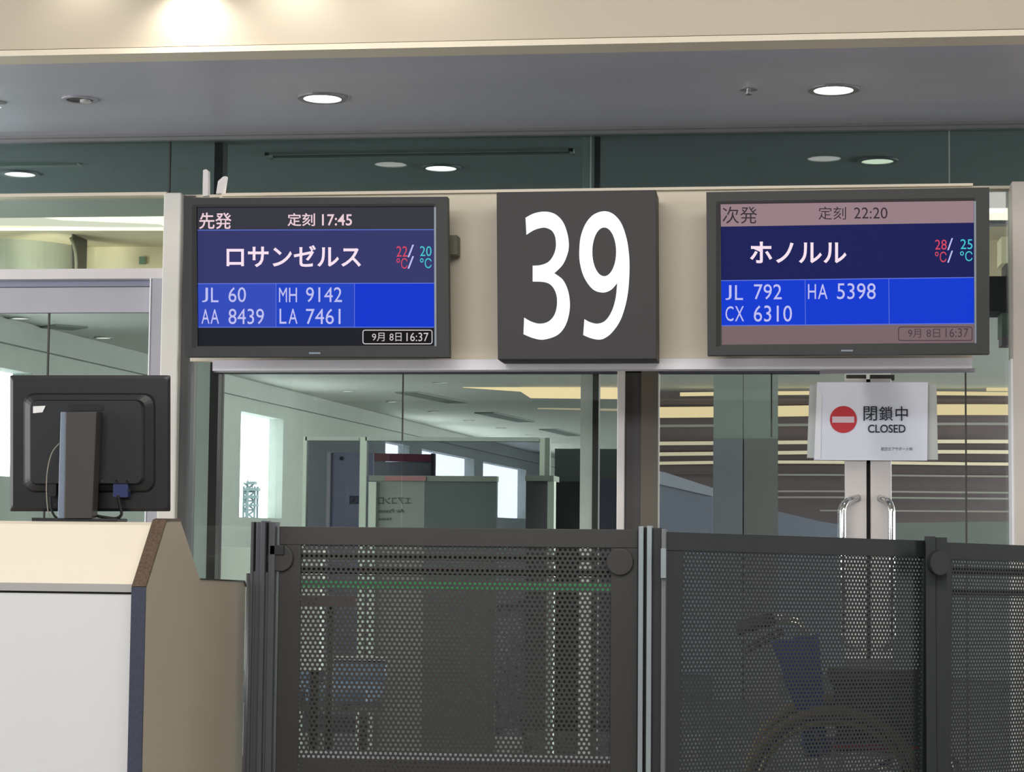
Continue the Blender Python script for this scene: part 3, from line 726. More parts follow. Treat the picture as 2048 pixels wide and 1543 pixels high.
def em(name, r, g, b, k=1.0): return mat(name, (0.002, 0.002, 0.002, 1), .5, emit=srgb(r, g, b), estr=k, spec=.06)
def quad_bilin(c):
    (x0, y0), (x1, y1), (x2, y2), (x3, y3) = c  # TL TR BR BL
    def to_uv(x, y):
        u = v = .5
        for _ in range(6):
            X_ = (1 - v) * ((1 - u) * x0 + u * x1) + v * ((1 - u) * x3 + u * x2)
            Y_ = (1 - v) * ((1 - u) * y0 + u * y1) + v * ((1 - u) * y3 + u * y2)
            u += (x - X_) / (x1 - x0); v += (y - Y_) / (y3 - y0)
        return u, v
    def fwd(u, v):
        return ((1 - v) * ((1 - u) * x0 + u * x1) + v * ((1 - u) * x3 + u * x2),
                (1 - v) * ((1 - u) * y0 + u * y1) + v * ((1 - u) * y3 + u * y2))
    return to_uv, fwd

def screen(lab, outer, inner, bands, vlines, texts, clock, badge, Y, tilt):
    P_ = Plane(at_y((outer[0][0] + outer[1][0]) / 2, outer[3][1], Y), 0, -tilt)
    # tilt: the top leans towards the viewer
    cx = sum(p[0] for p in outer) / 4; cy = sum(p[1] for p in outer) / 4
    t_ = thing('flight_display', P_(cx, cy, -.03), lab, 'screen', 'flight information screens')
    F = [P_(x, y, 0) for x, y in outer]; G = [P_(x, y, 0) for x, y in inner]
    n = P_.n
    mb = MB()
    Fi = [P_(x, y, 0) for x, y in outer]
    Bk = [p - n * .045 for p in F]
    Gi = [p - n * .014 for p in G]
    mb.add(F + G + Gi + Bk, [(0, 4, 5, 1), (1, 5, 6, 2), (2, 6, 7, 3), (3, 7, 4, 0),
                             (4, 8, 9, 5), (5, 9, 10, 6), (6, 10, 11, 7), (7, 11, 8, 4),
                             (0, 1, 13, 12), (1, 2, 14, 13), (2, 3, 15, 14), (3, 0, 12, 15)])
    mb.build('bezel', M_BEZEL, t_)
    # back casing
    ins = [F[0] * .92 + F[2] * .08, F[1] * .92 + F[3] * .08, F[2] * .92 + F[0] * .08, F[3] * .92 + F[1] * .08]
    mb = MB(); mb.prism([p - n * .045 for p in F][::-1], [p - n * .047 for p in F][::-1])
    mb.prism([p - n * .046 for p in ins][::-1], [p - n * .085 for p in ins][::-1])
    mb.build('back_casing', M_BLACK, t_)
    # image area sits 14 mm behind the bezel
    ix = [(outer_in[0], outer_in[1]) for outer_in in inner]
    tu, fw = quad_bilin(inner)
    def mp(x, y, off):
        return P_(x, y, off)
    sc = MB(); ms = []
    base = [P_(x, y, -.0145) for x, y in inner]
    sc.add(base, [(3, 2, 1, 0)])
    sc.prism([p - n * .001 for p in base][::-1], [p - n * .01 for p in base][::-1])
    so = sc.build('screen', em('screen_black', 26, 28, 36), t_)
    groups = {}
    for (pts, m) in bands:
        img = MB(); img.add([P_(x, y, -.0135) for x, y in pts], [tuple(range(len(pts)))]); img.build('colour_field', m, so)
    for (xa, ya, xb, yb, w) in vlines:
        if abs(xa - xb) > abs(ya - yb): q = [(xa, ya - w), (xb, yb - w), (xb, yb + w), (xa, ya + w)]
        else: q = [(xa - w, ya), (xa + w, ya), (xb + w, yb), (xb - w, yb)]
        ln = MB(); ln.add([P_(x, y, -.0128) for x, y in q], [(0, 1, 2, 3)])
        ln.build('divider_line', em('line_blue', 92, 112, 215), so)
    # clock frame
    cx0, cy0, cx1, cy1, cm, cf = clock
    if cf:
        k = MB(); k.add([P_(x, y, -.0128) for x, y in ((cx0, cy0), (cx1, cy0), (cx1, cy1), (cx0, cy1))], [(0, 1, 2, 3)]); k.build('clock_field', cf, so)
    rr = 5; pts = []
    for (ax, ay, a0) in ((cx1 - rr, cy0 + rr, -90), (cx1 - rr, cy1 - rr, 0), (cx0 + rr, cy1 - rr, 90), (cx0 + rr, cy0 + rr, 180)):
        for s_ in range(5):
            a = math.radians(a0 + s_ * 22.5); pts.append((ax, ay, math.cos(a), math.sin(a)))
    fo = [P_(ax + c_ * rr, ay + s_ * rr, -.012) for ax, ay, c_, s_ in pts]; fi = [P_(ax + c_ * (rr - 1.8), ay + s_ * (rr - 1.8), -.012) for ax, ay, c_, s_ in pts]
    N = len(pts); k = MB(); k.add(fo + fi, [(i, (i + 1) % N, N + (i + 1) % N, N + i) for i in range(N)]); k.build('clock_frame', cm, so)
    for (txt, box, m, off) in texts:
        k = MB(); text_into(k, txt, box, lambda x, y: P_(x, y, -.0115), off)
        k.build('lettering', m, so)
    # silver inner edge and badge
    (bx0, by0), (bx1, by1), (bx2, by2), (bx3, by3) = inner
    MB().ppoly(P_, [(bx1, by1 + 2), (bx2, by2 + 1), (bx2 + 4, by2 + 1), (bx1 + 4, by1 + 2)][::-1], .002, .01).build('inner_edge_strip', M_SILVER, t_)
    MB().ppoly(P_, [(bx0 - 9, by0 - 3), (bx0 - 9, by3 + 4), (bx0, by3 + 2), (bx0, by0)], .0008, .01).build('inner_shadow_gap', M_VBLACK, t_)
    MB().ppoly(P_, [(bx0 - 9, by0 - 5), (bx0, by0), (bx1, by1), (bx1 + 3, by1 - 5)][::-1], .0008, .01).build('top_shadow_gap', M_VBLACK, t_)
    MB().prect(P_, badge[0], badge[1], badge[2], badge[3], .003, .004).build('badge', M_SILVER, t_)
    # wall bracket
    q = P_(cx, cy, -.08)
    MB().box(q.x - .2, q.x + .2, q.y - .01, YP + .0, q.z - .1, q.z + .1).build('bracket', M_BLACK, t_)
    return t_, P_

E_HEAD = em('header_dark', 52, 53, 62); E_NAVY = em('navy_field', 51, 54, 104); E_BLUE = em('blue_field', 28, 66, 194); E_BLUE2 = em('blue_field_bright', 4, 52, 204)
E_BLUEL = em('blue_field_left', 48, 74, 186)
E_BOT = em('bottom_dark', 30, 32, 40); E_PINK = em('pinkish_text', 236, 205, 214); E_LIL = em('lilac_text', 190, 190, 240); E_WHT = em('white_text', 248, 226, 240)
E_RED = em('red_text', 214, 70, 96); E_CYAN = em('cyan_text', 70, 200, 206); E_CLK = em('clock_text', 206, 196, 200)
bl = [((393, 412), (868, 411), (868, 459), (394, 460))]
screen('left flight screen reading 17:45 with dark header, showing four flight numbers',
       [(367, 396), (894.7, 393), (898.5, 713.7), (370, 712.5)], [(393, 414), (868, 412), (869, 691), (395, 692)],
       [([(393, 414), (868, 412), (868, 459), (394, 460)], E_HEAD), ([(394, 460), (868, 459), (868.5, 566), (394, 567)], E_NAVY),
        ([(394, 567), (552, 567), (552, 654), (394.5, 654)], E_BLUEL), ([(552, 567), (709, 566.5), (709, 654), (552, 654)], E_BLUE), ([(709, 566.5), (868, 566), (868.5, 654), (709, 654)], E_BLUE2)],
       [(394, 460, 868, 459, .8), (394, 567, 868, 566, .9), (394, 654, 868, 654, .9), (552, 567, 552, 654, .7), (709, 567, 709, 654, .7)],
       [('先発', (398, 425, 463, 458), E_PINK, .012), ('定刻', (575, 426, 630, 452), E_PINK, .012), ('17:45', (644, 428, 704, 451), E_PINK, .012),
        ('ロサンゼルス', (453, 490, 722, 534), E_WHT, .018),
        ('22', (793, 492, 815, 513), E_RED, .0), ('℃', (793, 516, 815, 537), E_RED, .0), ('/', (815, 489, 828, 514), E_LIL, .0), ('/', (815, 512, 828, 537), E_LIL, .0),
        ('20', (840, 492, 863, 512), E_CYAN, .0), ('℃', (840, 516, 863, 536), E_CYAN, .0),
        ('J', (404, 575, 416, 604), E_LIL, .0), ('L', (422, 575, 437, 604), E_LIL, .0), ('60', (457, 574, 492, 604), E_LIL, .0),
        ('M', (558, 575, 574, 604), E_LIL, .0), ('H', (578, 575, 594, 604), E_LIL, .0), ('9142', (612, 574, 684, 604), E_LIL, .0),
        ('A', (403, 618, 419, 647), E_LIL, .0), ('A', (421, 618, 438, 647), E_LIL, .0), ('8439', (457, 617, 528, 648), E_LIL, .0),
        ('L', (559, 617, 573, 647), E_LIL, .0), ('A', (577, 617, 595, 647), E_LIL, .0), ('7461', (612, 617, 681, 648), E_LIL, .0),
        ('9月', (744, 665, 769, 682), E_CLK, .0), ('8日', (779, 665, 803, 682), E_CLK, .0), ('16:37', (813, 665, 857, 682), E_CLK, .0)],
       (725, 659, 865, 688, E_CLK, em('clock_black', 10, 10, 14)), (618, 704, 641, 707.5), 7.52, 1.2)
E_HP = em('header_pink_grey', 150, 126, 132); E_BP = em('bottom_pink_grey', 120, 100, 104); E_NAVY2 = em('navy_deep', 20, 26, 84); E_BLUE3 = em('blue_deep', 6, 56, 206)
E_DK = em('dark_text', 52, 44, 48); E_DK2 = em('dark_text_faint', 72, 58, 64)
screen('right flight screen reading 22:20 with pinkish grey header, showing three flight numbers',
       [(1412.5, 384), (1978.7, 374.5), (1978.9, 707), (1415, 710)], [(1441, 407), (1948, 400), (1949, 685), (1443.5, 689)],
       [([(1441, 407), (1948, 400), (1948, 445), (1442, 453)], E_HP), ([(1442, 453), (1948, 445), (1948, 554.5), (1442.5, 561)], E_NAVY2),
        ([(1442.5, 561), (1948, 554.5), (1948.5, 646.5), (1443, 651)], E_BLUE3), ([(1443, 651), (1948.5, 646.5), (1949, 685), (1443.5, 689)], E_BP)],
       [(1442.5, 561, 1948, 554.5, .9), (1443, 651, 1948.5, 646.5, 1.0), (1610, 559, 1611, 649, .7), (1777.5, 557, 1778.5, 648, .7)],
       [('次発', (1445, 413, 1514, 447), E_DK, .0), ('定刻', (1637, 413, 1692, 439), E_DK, .0), ('22:20', (1708, 414.5, 1775, 437), E_DK, .0),
        ('ホノルル', (1500, 483, 1693, 526), E_WHT, .018),
        ('28', (1870, 479, 1893.5, 499), E_RED, .0), ('℃', (1870, 503, 1893, 524), E_RED, .0), ('/', (1894.5, 476, 1906, 500), E_LIL, .0), ('/', (1894.5, 501, 1906, 525), E_LIL, .0),
        ('25', (1921, 478, 1945, 498), E_CYAN, .0), ('℃', (1920, 502, 1945, 522), E_CYAN, .0),
        ('J', (1451, 570, 1463, 599.5), E_LIL, .0), ('L', (1470, 570, 1486, 599.5), E_LIL, .0), ('792', (1508, 568, 1563.5, 598.5), E_LIL, .0),
        ('H', (1616, 568, 1632, 597.5), E_LIL, .0), ('A', (1636, 568, 1655, 597.5), E_LIL, .0), ('5398', (1674, 566, 1751.5, 598), E_LIL, .0),
        ('C', (1451, 612, 1467, 642), E_LIL, .0), ('X', (1470, 612, 1488, 642), E_LIL, .0), ('6310', (1507.5, 610.5, 1584, 643), E_LIL, .0),
        ('9月', (1816, 657, 1842, 675), E_DK2, .0), ('8日', (1853, 657, 1880, 675), E_DK2, .0), ('16:37', (1891, 656, 1937, 674), E_DK2, .0)],
       (1796, 652.5, 1945, 681.5, E_DK2, None), (1682, 699, 1706, 702.5), 7.52, 0.8)
# little cable box beside the left screen
tag(MB().prect(Plane(at_y(905, 490, 7.66)), 893, 470, 914, 508, 0, .08).build('cable_box', mat('olive_box', srgb(120, 118, 104), .6)), 'small olive grey box between the left screen and number sign', 'box')

# the number sign
PS = Plane(at_y(1153, 550, 7.52), 0, -.6)
ns = thing('gate_sign', PS(1153, 550, -.05), 'square dark sign with large glowing white number 39', 'sign')
MB().ppoly(PS, [(995.5, 718.5), (1313.5, 717.5), (1312, 379.5), (993, 384)], 0, .18).build('sign_box', mat('charcoal_face', srgb(42, 39, 41), .55, noise=.03), ns, bevel=.002)
def catmull(pts, n=6):
    out = []
    for i in range(len(pts) - 1):
        p0 = pts[max(i - 1, 0)]; p1 = pts[i]; p2 = pts[i + 1]; p3 = pts[min(i + 2, len(pts) - 1)]
        for k in range(n):
            t = k / n
            out.append(tuple(.5 * ((2 * p1[j]) + (-p0[j] + p2[j]) * t + (2 * p0[j] - 5 * p1[j] + 4 * p2[j] - p3[j]) * t * t + (-p0[j] + 3 * p1[j] - 3 * p2[j] + p3[j]) * t ** 3) for j in (0, 1)))
    return out
three = [[(583, 290), (650, 256), (735, 243), (810, 262), (870, 320), (905, 410), (917, 500), (905, 575), (868, 655), (805, 718)],
         [(805, 718), (870, 768), (910, 850), (925, 950), (915, 1050), (880, 1140), (820, 1200), (720, 1230), (640, 1218), (567, 1188)],
         [(567, 1188), (572, 1060)], [(572, 1060), (630, 1092), (695, 1107), (760, 1090), (805, 1040), (825, 965), (820, 880), (785, 815), (730, 787), (638, 782)],
         [(638, 782), (638, 660)], [(638, 660), (700, 655), (760, 630), (800, 575), (817, 510), (812, 440), (790, 395), (755, 373), (715, 367), (650, 385), (590, 422)],
         [(590, 422), (583, 290)]]
nine = [[(1037, 1072), (1080, 1095), (1140, 1107), (1200, 1082), (1248, 1010), (1278, 910), (1290, 795)],
        [(1290, 795), (1240, 848), (1175, 867), (1100, 840), (1035, 750), (1003, 640), (998, 540), (1010, 430), (1050, 330), (1110, 265), (1190, 240), (1260, 262), (1320, 330), (1360, 440), (1380, 560), (1385, 690), (1375, 850), (1350, 980), (1310, 1090), (1250, 1175), (1195, 1218), (1150, 1230), (1090, 1220), (1028, 1195)],
        [(1028, 1195), (1037, 1072)]]
def glyph(polys, name):
    c = bpy.data.curves.new('g', 'CURVE'); c.dimensions = '2D'; c.fill_mode = 'FRONT'
    for pts in polys:
        s = c.splines.new('POLY'); s.points.add(len(pts) - 1)
        for i, (x, y) in enumerate(pts): s.points[i].co = (x / 100, -y / 100, 0, 1)
        s.use_cyclic_u = True
    o = bpy.data.objects.new('g', c); COL.objects.link(o)
    dg = bpy.context.evaluated_depsgraph_get(); dg.update()
    me = bpy.data.meshes.new_from_object(o.evaluated_get(dg))
    mb = MB(); mb.add([PS(900 + v.co.x * 100 / 3.858, 360 - v.co.y * 100 / 3.858, .003) for v in me.vertices], [tuple(p.vertices) for p in me.polygons])
    bpy.data.objects.remove(o)
    return mb.build(name, lamp_mat('lit_digit', (1, .97, .98, 1), 1.25), ns)
glyph([sum((catmull(s) for s in three), [])], 'digit')
hole = [(1190 + 92 * math.cos(a), 553 + 188 * math.sin(a)) for a in [i * PI / 20 for i in range(40)]]
glyph([sum((catmull(s) for s in nine), []), hole], 'digit')

# closed notice on the double door
PC = Plane(at_y(1745, 840, YG - .03))
cn = thing('closed_notice', PC(1745, 840), 'white paper notice reading CLOSED with red no-entry mark on the double door', 'notice')
MB().ppoly(PC, [(1614, 915), (1876, 919), (1873, 769), (1619, 770)], -.008, .003).build('clear_sleeve', mat('milky_sleeve', srgb(196, 200, 200), .3), cn)
MB().ppoly(PC, [(1628, 919.5), (1854.5, 920.5), (1856, 764), (1634, 764)], 0, .003).build('paper', mat('white_paper', srgb(236, 240, 255), .7, noise=.015), cn)
MB().ppoly(PC, [(1629, 918), (1641, 917), (1643, 790), (1634, 772)], .003, .002).build('folded_edge', mat('bright_fold', srgb(245, 245, 252), .4), cn)
def circ(cx, cy, r, n=40): return [(cx + r * math.cos(-2 * PI * i / n), cy + r * math.sin(-2 * PI * i / n)) for i in range(n)]
MB().ppoly(PC, circ(1686.7, 838.4, 27), .002, .001).build('red_disc', mat('red_print', srgb(206, 56, 66), .6), cn)
MB().prect(PC, 1664.5, 832.5, 1708.5, 844.8, .003, .0005).build('white_bar', mat('pale_print', srgb(226, 205, 216), .6), cn)
mf = lambda x, y: PC(x, y, .0035)
for ch, bx_, of in (('閉', (1727, 812, 1754, 841), .006), ('鎖', (1758, 812, 1786, 841), .006), ('中', (1791, 812, 1815.5, 841), .006),
                    ('CLOSED', (1735.7, 848.6, 1811, 865), .012), ('航空エアサポート㈱', (1762, 893.5, 1825, 901), 0)):
    lt = MB(); text_into(lt, ch, bx_, mf, of); lt.build('lettering', mat('dark_print', srgb(40, 44, 58), .7), cn)

# ================================================================== PERFORATED BARRIERS
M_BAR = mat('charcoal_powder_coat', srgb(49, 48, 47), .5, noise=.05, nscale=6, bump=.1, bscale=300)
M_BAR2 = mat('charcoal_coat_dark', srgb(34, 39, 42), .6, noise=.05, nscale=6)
M_POST = mat('grey_post', srgb(84, 86, 92), .4, .2, noise=.05)
M_POSTL = mat('pale_grey_fin', srgb(150, 160, 166), .35, .3, noise=.06)
def perforated(o, ux, uz, n, w, h, pitch, hole, name, m, parent):
    """hexagonal cells, each ring shaped round a six-sided hole, with inner walls"""
    cols = int(w / pitch); rowp = pitch * .866; rows = int(h / rowp)
    R6 = pitch / math.sqrt(3)
    V = []; F = []
    ang = [math.radians(60 * k + 30) for k in range(6)]
    oc = np.array([[R6 * math.cos(a), R6 * math.sin(a)] for a in ang]); ic = np.array([[hole * math.cos(a), hole * math.sin(a)] for a in ang])
    th = .0015
    cs = []
    for r in range(rows):
        for c_ in range(cols - (r % 2)):
            cs.append(((c_ + .5 + .5 * (r % 2)) * pitch, -(r + .5) * rowp))
    cs = np.array(cs); K = len(cs)
    a = cs[:, None, :] + oc[None]; b = cs[:, None, :] + ic[None]
    loc = np.concatenate([a, b, b], 1)            # K,18,2
    dep = np.zeros((K, 18)); dep[:, 12:] = th
    ux_, uz_, n_ = np.array(ux), np.array(uz), np.array(n)
    P3 = np.array(o)[None, None] + loc[..., :1] * ux_ + loc[..., 1:] * (-uz_) * -1 - dep[..., None] * n_
    base = np.array([(k, (k + 1) % 6, 6 + (k + 1) % 6, 6 + k) for k in range(6)] + [(6 + k, 6 + (k + 1) % 6, 12 + (k + 1) % 6, 12 + k) for k in range(6)])
    F = (base[None] + (np.arange(K) * 18)[:, None, None]).reshape(-1, 4)
    me = bpy.data.meshes.new(name)
    me.from_pydata(P3.reshape(-1, 3).tolist(), [], F.tolist()); me.materials.append(m); me.update()
    ob = bpy.data.objects.new(name, me); COL.objects.link(ob); ob.parent = parent
    ob.matrix_parent_inverse = Matrix.Translation(-Vector(parent.location))
    return cols * pitch, rows * rowp

def barrier(lab, TL, TR, ml, mr, mt, m, pitch, hole, rails, discs, zbot=.12):
    u = (TR - TL); w = u.length; u.normalize()
    n = Vector((u.y, -u.x, 0)).normalized()
    if n.dot(EYE - TL) < 0: n = -n
    dn = u.cross(n).normalized()
    if dn.z > 0: dn = -dn
    h = (TL.z - zbot)
    t_ = thing('perforated_barrier', TL + u * (w / 2) + Vector((0, 0, -TL.z)), lab, 'barrier', 'perforated barrier panels')
    up = -dn
    cw = int((w - ml - mr) / pitch) * pitch; ex = (w - ml - mr - cw) / 2
    ml += ex; mr += ex
    rowp = pitch * .866; hh = int((h - mt - .06) / rowp) * rowp; mb_ = h - mt - hh
    F = MB(); O = TL
    lap = .006
    F.obox(O, u, -n, up, 0, w, 0, .022, -mt - 0.0, 0)
    F.obox(O, u, -n, up, 0, w, 0, .022, -h, -h + mb_)
    F.obox(O, u, -n, up, 0, ml + lap, 0, .022, -h + mb_, -mt)
    F.obox(O, u, -n, up, w - mr - lap, w, 0, .022, -h + mb_, -mt)
    F.build('frame', m, t_, bevel=.002)
    perforated(O + u * ml + dn * mt - n * .008, u, up, n, cw + 1e-6, hh + 1e-6, pitch, hole, 'perforated_sheet', m, t_)
    for (z0, z1) in rails:
        MB().obox(O, u, -n, up, ml * .6, w - mr * .6, .024, .05, -z1, -z0).build('rear_rail', M_VBLACK, t_)
    for (dx, dz, r) in discs:
        MB().disc(O + u * dx + dn * dz, u, up, n, r, .012, 32).build('hinge_disc', m, t_, bevel=.003)
    for s in (.1, .9):  # feet
        MB().obox(O, u, -n, up, w * s - .03, w * s + .03, -.18, .2, -TL.z + .001, -TL.z + .03).build('foot', M_POST, t_)
        MB().obox(O, u, -n, up, w * s - .02, w * s + .02, .0, .022, -TL.z + .03, -h).build('leg', M_POST, t_)
    return t_, u, n, w
sc_ = lambda px, d: px * d / FOC
a1 = at_y(559, 1052, 6.02); b1 = at_y(1276, 1058.5, 6.06)
barrier('perforated dark grey barrier panel standing left, behind counter, before the middle glass', a1, b1, .055, .068, .055, M_BAR, .0149, .0047,
        [(.078, .098), (.122, .14)], [(.005, .095, .04), (1.02, .095, .04)])
dep2 = at_y(1334, 1063, 6.08)
ang = math.radians(38.8)
P2 = Plane(dep2, 38.8)
a2 = P2(1334, 1063); b2 = P2(1868, 1081)
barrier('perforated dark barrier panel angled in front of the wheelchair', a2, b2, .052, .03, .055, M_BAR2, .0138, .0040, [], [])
P3_ = Plane(P2(1893, 1083), 44)
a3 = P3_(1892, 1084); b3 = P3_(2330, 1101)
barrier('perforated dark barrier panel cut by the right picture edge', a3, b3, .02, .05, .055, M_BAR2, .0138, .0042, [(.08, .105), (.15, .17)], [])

def fin_post(lab, segs, ytop, Y, m_side, disc=None):
    px = (segs[0][0] + segs[-1][1]) / 2
    t_ = thing('barrier_post', (xy(px, Y, 1300), Y, 0), lab, 'post', 'upright posts between the barrier panels')
    for (p0, p1, m, dy, yt, yb) in segs:
        x0_, x1_ = xy(p0, Y, 1300), xy(p1, Y, 1300)
        zt_ = zy(yt, Y, px); zb_ = 0.02 if yb is None else zy(yb, Y, px)
        MB().box(x0_, x1_, Y + dy, Y + .06, zb_, zt_).build('fin' if m is not M_VBLACK else 'slot', m, t_, bevel=.0015)
    x0_, x1_ = xy(segs[0][0] - 4, Y, 1300), xy(segs[-1][1] + 4, Y, 1300)
    MB().box(x0_, x1_, Y - .1, Y + .12, 0, .02).build('base_plate', M_POST, t_, bevel=.004)
    return t_
fin_post('grey slotted post between counter and left barrier panel', [(497, 503, M_POST, 0, 1043, None), (503, 508, M_VBLACK, .012, 1044, 1142), (503, 508, M_POST, .002, 1142, None), (508, 519, M_POST, 0, 1043, None), (519, 528, M_POST, -.012, 1041, None),
          (528, 533, M_VBLACK, .015, 1044, 1144), (528, 533, M_POST, 0.002, 1144, None), (533, 546, M_POST, 0, 1043, None)], 1043, 6.0, M_POST)
fin_post('pale finned post between the left and middle barrier panels', [(1276, 1286, M_POSTL, 0, 1052, None), (1286, 1293, M_VBLACK, .02, 1054, None), (1293, 1303, M_POSTL, -.01, 1051, None),
          (1303, 1322, mat('post_black', srgb(38, 38, 42), .5), .01, 1055, None), (1322, 1331, mat('fin_grey', srgb(112, 116, 120), .4, .2), -.005, 1057, None)], 1052, 6.03, M_POSTL)
fin_post('dark post between the middle and rightmost barrier panels', [(1852, 1872, M_BAR2, 0, 1072, None), (1872, 1896, M_BAR2, .012, 1074, None)], 1075, 6.68, M_BAR2)
t_ = bpy.data.objects[-1] if False else None
hd_ = thing('hinge_bracket', at_y(566, 1115, 6.0), 'round hinge bracket joining left slotted post to its panel', 'bracket')
MB().box(xy(545, 6.03, 1100), xy(572, 6.03, 1100), 6.0, 6.03, zy(1108, 6.0, 560), zy(1091, 6.0, 560)).build('tongue', M_BLACK, hd_)
mb = MB(); mb.box(xy(1322, 6.0, 1130), xy(1332, 6.0, 1130), 5.99, 6.03, zy(1155, 6.0, 1327), zy(1096, 6.0, 1327))
tag(mb.build('hinge_bracket', M_POSTL), 'pale hinge bracket on the right side of the pale finned post', 'bracket')
mb = MB(); q = at_y(1873, 1125, 6.64); mb.disc(q, Vector((math.cos(.6), math.sin(.6), 0)), Z3, Vector((math.sin(.6), -math.cos(.6), 0)), .04, .02, 32)
tag(mb.build('hinge_bracket', M_BAR2, bevel=.003), 'dark round hinge bracket on the post beside the rightmost panel', 'bracket')

# ================================================================== WHEELCHAIR behind the middle barrier panel
YW = 7.05
WC = at_y(1668, 1300, YW).x
wc = thing('wheelchair', (WC, YW + .25, 0), 'blue folding wheelchair parked behind the angled barrier panel', 'wheelchair')
M_TYRE = mat('tan_tyre', srgb(120, 100, 66), .7, noise=.1); M_RIM = mat('dark_rim', srgb(60, 56, 48), .4, .5); M_NAVY = mat('navy_vinyl', srgb(34, 38, 60), .5, noise=.08)
M_BLUE = mat('blue_fabric', srgb(34, 50, 128), .8, noise=.1, nscale=12, bump=.2, bscale=200); M_STEELC = mat('chair_steel', srgb(190, 190, 185), .25, .9); M_GRIP = mat('grip_black', srgb(34, 30, 30), .6)
RW = .312
for s, yy in ((0, YW), (1, YW + .52)):
    c0 = Vector((WC, yy, RW))
    pts = [c0 + Vector((math.cos(t), 0, math.sin(t))) * (RW - .018) for t in [2 * PI * i / 48 for i in range(48)]]
    w_ = MB().tube(pts, .018, 10, closed=True).build('wheel', M_TYRE, wc, smooth=True)
    MB().tube([c0 + Vector((math.cos(t), 0, math.sin(t))) * (RW - .046) for t in [2 * PI * i / 48 for i in range(48)]], .010, 8, closed=True).build('rim', M_RIM, w_, smooth=True)
    yo = -.045 if s == 0 else .045
    MB().tube([c0 + Vector((0, yo, 0)) + Vector((math.cos(t), 0, math.sin(t))) * (RW - .05) for t in [2 * PI * i / 48 for i in range(48)]], .009, 8, closed=True).build('hand_rim', mat('brass_handrim', srgb(130, 112, 74), .35, .5), w_, smooth=True)
    sp_ = MB()
    for i in range(24):
        t = 2 * PI * i / 24; sp_.tube([c0 + Vector((math.cos(t + .35), 0, math.sin(t + .35))) * .03, c0 + Vector((math.cos(t), 0, math.sin(t))) * (RW - .05)], .0018, 4)
    sp_.build('spokes', M_STEELC, w_)
    MB().disc(c0 - Y3 * .03, X3, Z3, Y3, .03, .06, 20).build('hub', M_RIM, w_)
ya, yb = YW + .07, YW + .45
hz_ = .90
for i, yy in enumerate((ya, yb)):
    xb = WC - .05
    # back upright with curved push handle
    arc = [Vector((xb + .03, yy, .30)), Vector((xb - .0, yy, .45)), Vector((xb - .03, yy, .70)), Vector((xb - .03, yy, .84)), Vector((xb - .07, yy, .895)), Vector((xb - .13, yy, .905)), Vector((xb - .19, yy, .895))]
    MB().tube(arc, .0115, 10).build('back_tube', M_STEELC, wc, smooth=True)
    MB().tube([Vector((xb - .15, yy, .902)), Vector((xb - .2, yy, .89)), Vector((xb - .28, yy, .865))], [.015, .018, .017], 12).build('push_grip', M_GRIP, wc, smooth=True)
    MB().tube([Vector((xb - .12, yy, .86)), Vector((xb - .18, yy, .83)), Vector((xb - .25, yy, .79))], .006, 8).build('brake_lever', M_GRIP, wc, smooth=True)
    # armrest, side guard
    MB().box(xb + .04, xb + .4, yy - .025, yy + .025, .69, .72).build('armrest', M_GRIP, wc, bevel=.008)
    MB().box(xb + .06, xb + .39, yy - .008, yy + .008, .50, .69).build('side_guard', M_NAVY, wc)
    MB().tube([Vector((xb, yy, .46)), Vector((xb + .42, yy, .46)), Vector((xb + .46, yy, .44)), Vector((xb + .52, yy, .14))], .011, 10).build('frame_tube', M_STEELC, wc, smooth=True)
    MB().tube([Vector((xb + .02, yy, .30)), Vector((xb + .40, yy, .26)), Vector((xb + .42, yy, .46))], .011, 10).build('frame_tube', M_STEELC, wc, smooth=True)
    # caster and footrest
    cz = Vector((xb + .42, yy, .08))
    cs = MB().tube([cz + Vector((math.cos(t), 0, math.sin(t))) * .06 for t in [2 * PI * k / 24 for k in range(24)]], .02, 8, closed=True).build('caster', M_GRIP, wc, smooth=True)
    MB().disc(cz - Y3 * .012, X3, Z3, Y3, .05, .024, 20).build('caster_hub', M_STEELC, cs)
    MB().tube([cz, Vector((xb + .40, yy, .27))], .009, 8).build('caster_fork', M_STEELC, wc)
    MB().box(xb + .5, xb + .64, yy - .02 if i else yy - .02, yy + .02 + .1 * (1 - 2 * i), .13, .145).build('footplate', M_GRIP, wc)
xb = WC - .05
MB().obox(Vector((xb - .02, ya, .44)), Vector((-.08, 0, 1)).normalized(), Y3, X3, 0, .40, 0, yb - ya, -.03, .0).build('backrest', M_BLUE, wc, bevel=.008)
MB().prism([Vector((xb - .02, ya - .012, .44)), Vector((xb + .03, ya - .012, .46)), Vector((xb + .0, ya - .012, .86)), Vector((xb - .16, ya - .012, .83))],
           [Vector((xb - .02, ya + .01, .44)), Vector((xb + .03, ya + .01, .46)), Vector((xb + .0, ya + .01, .86)), Vector((xb - .16, ya + .01, .83))]).build('back_pocket', M_BLUE, wc)
MB().box(xb - .02, xb + .4, ya, yb, .455, .475).build('seat', M_BLUE, wc, bevel=.006)
MB().box(xb + .05, xb + .4, ya - .014, ya - .004, .475, .49).build('red_stripe', mat('crimson_stripe', srgb(176, 40, 66), .6), wc)
MB().tube([Vector((xb + .03, ya, .3)), Vector((xb + .35, yb, .46))], .009, 8).build('cross_brace', M_STEELC, wc)
MB().tube([Vector((xb + .03, yb, .3)), Vector((xb + .35, ya, .46))], .009, 8).build('cross_brace', M_STEELC, wc)

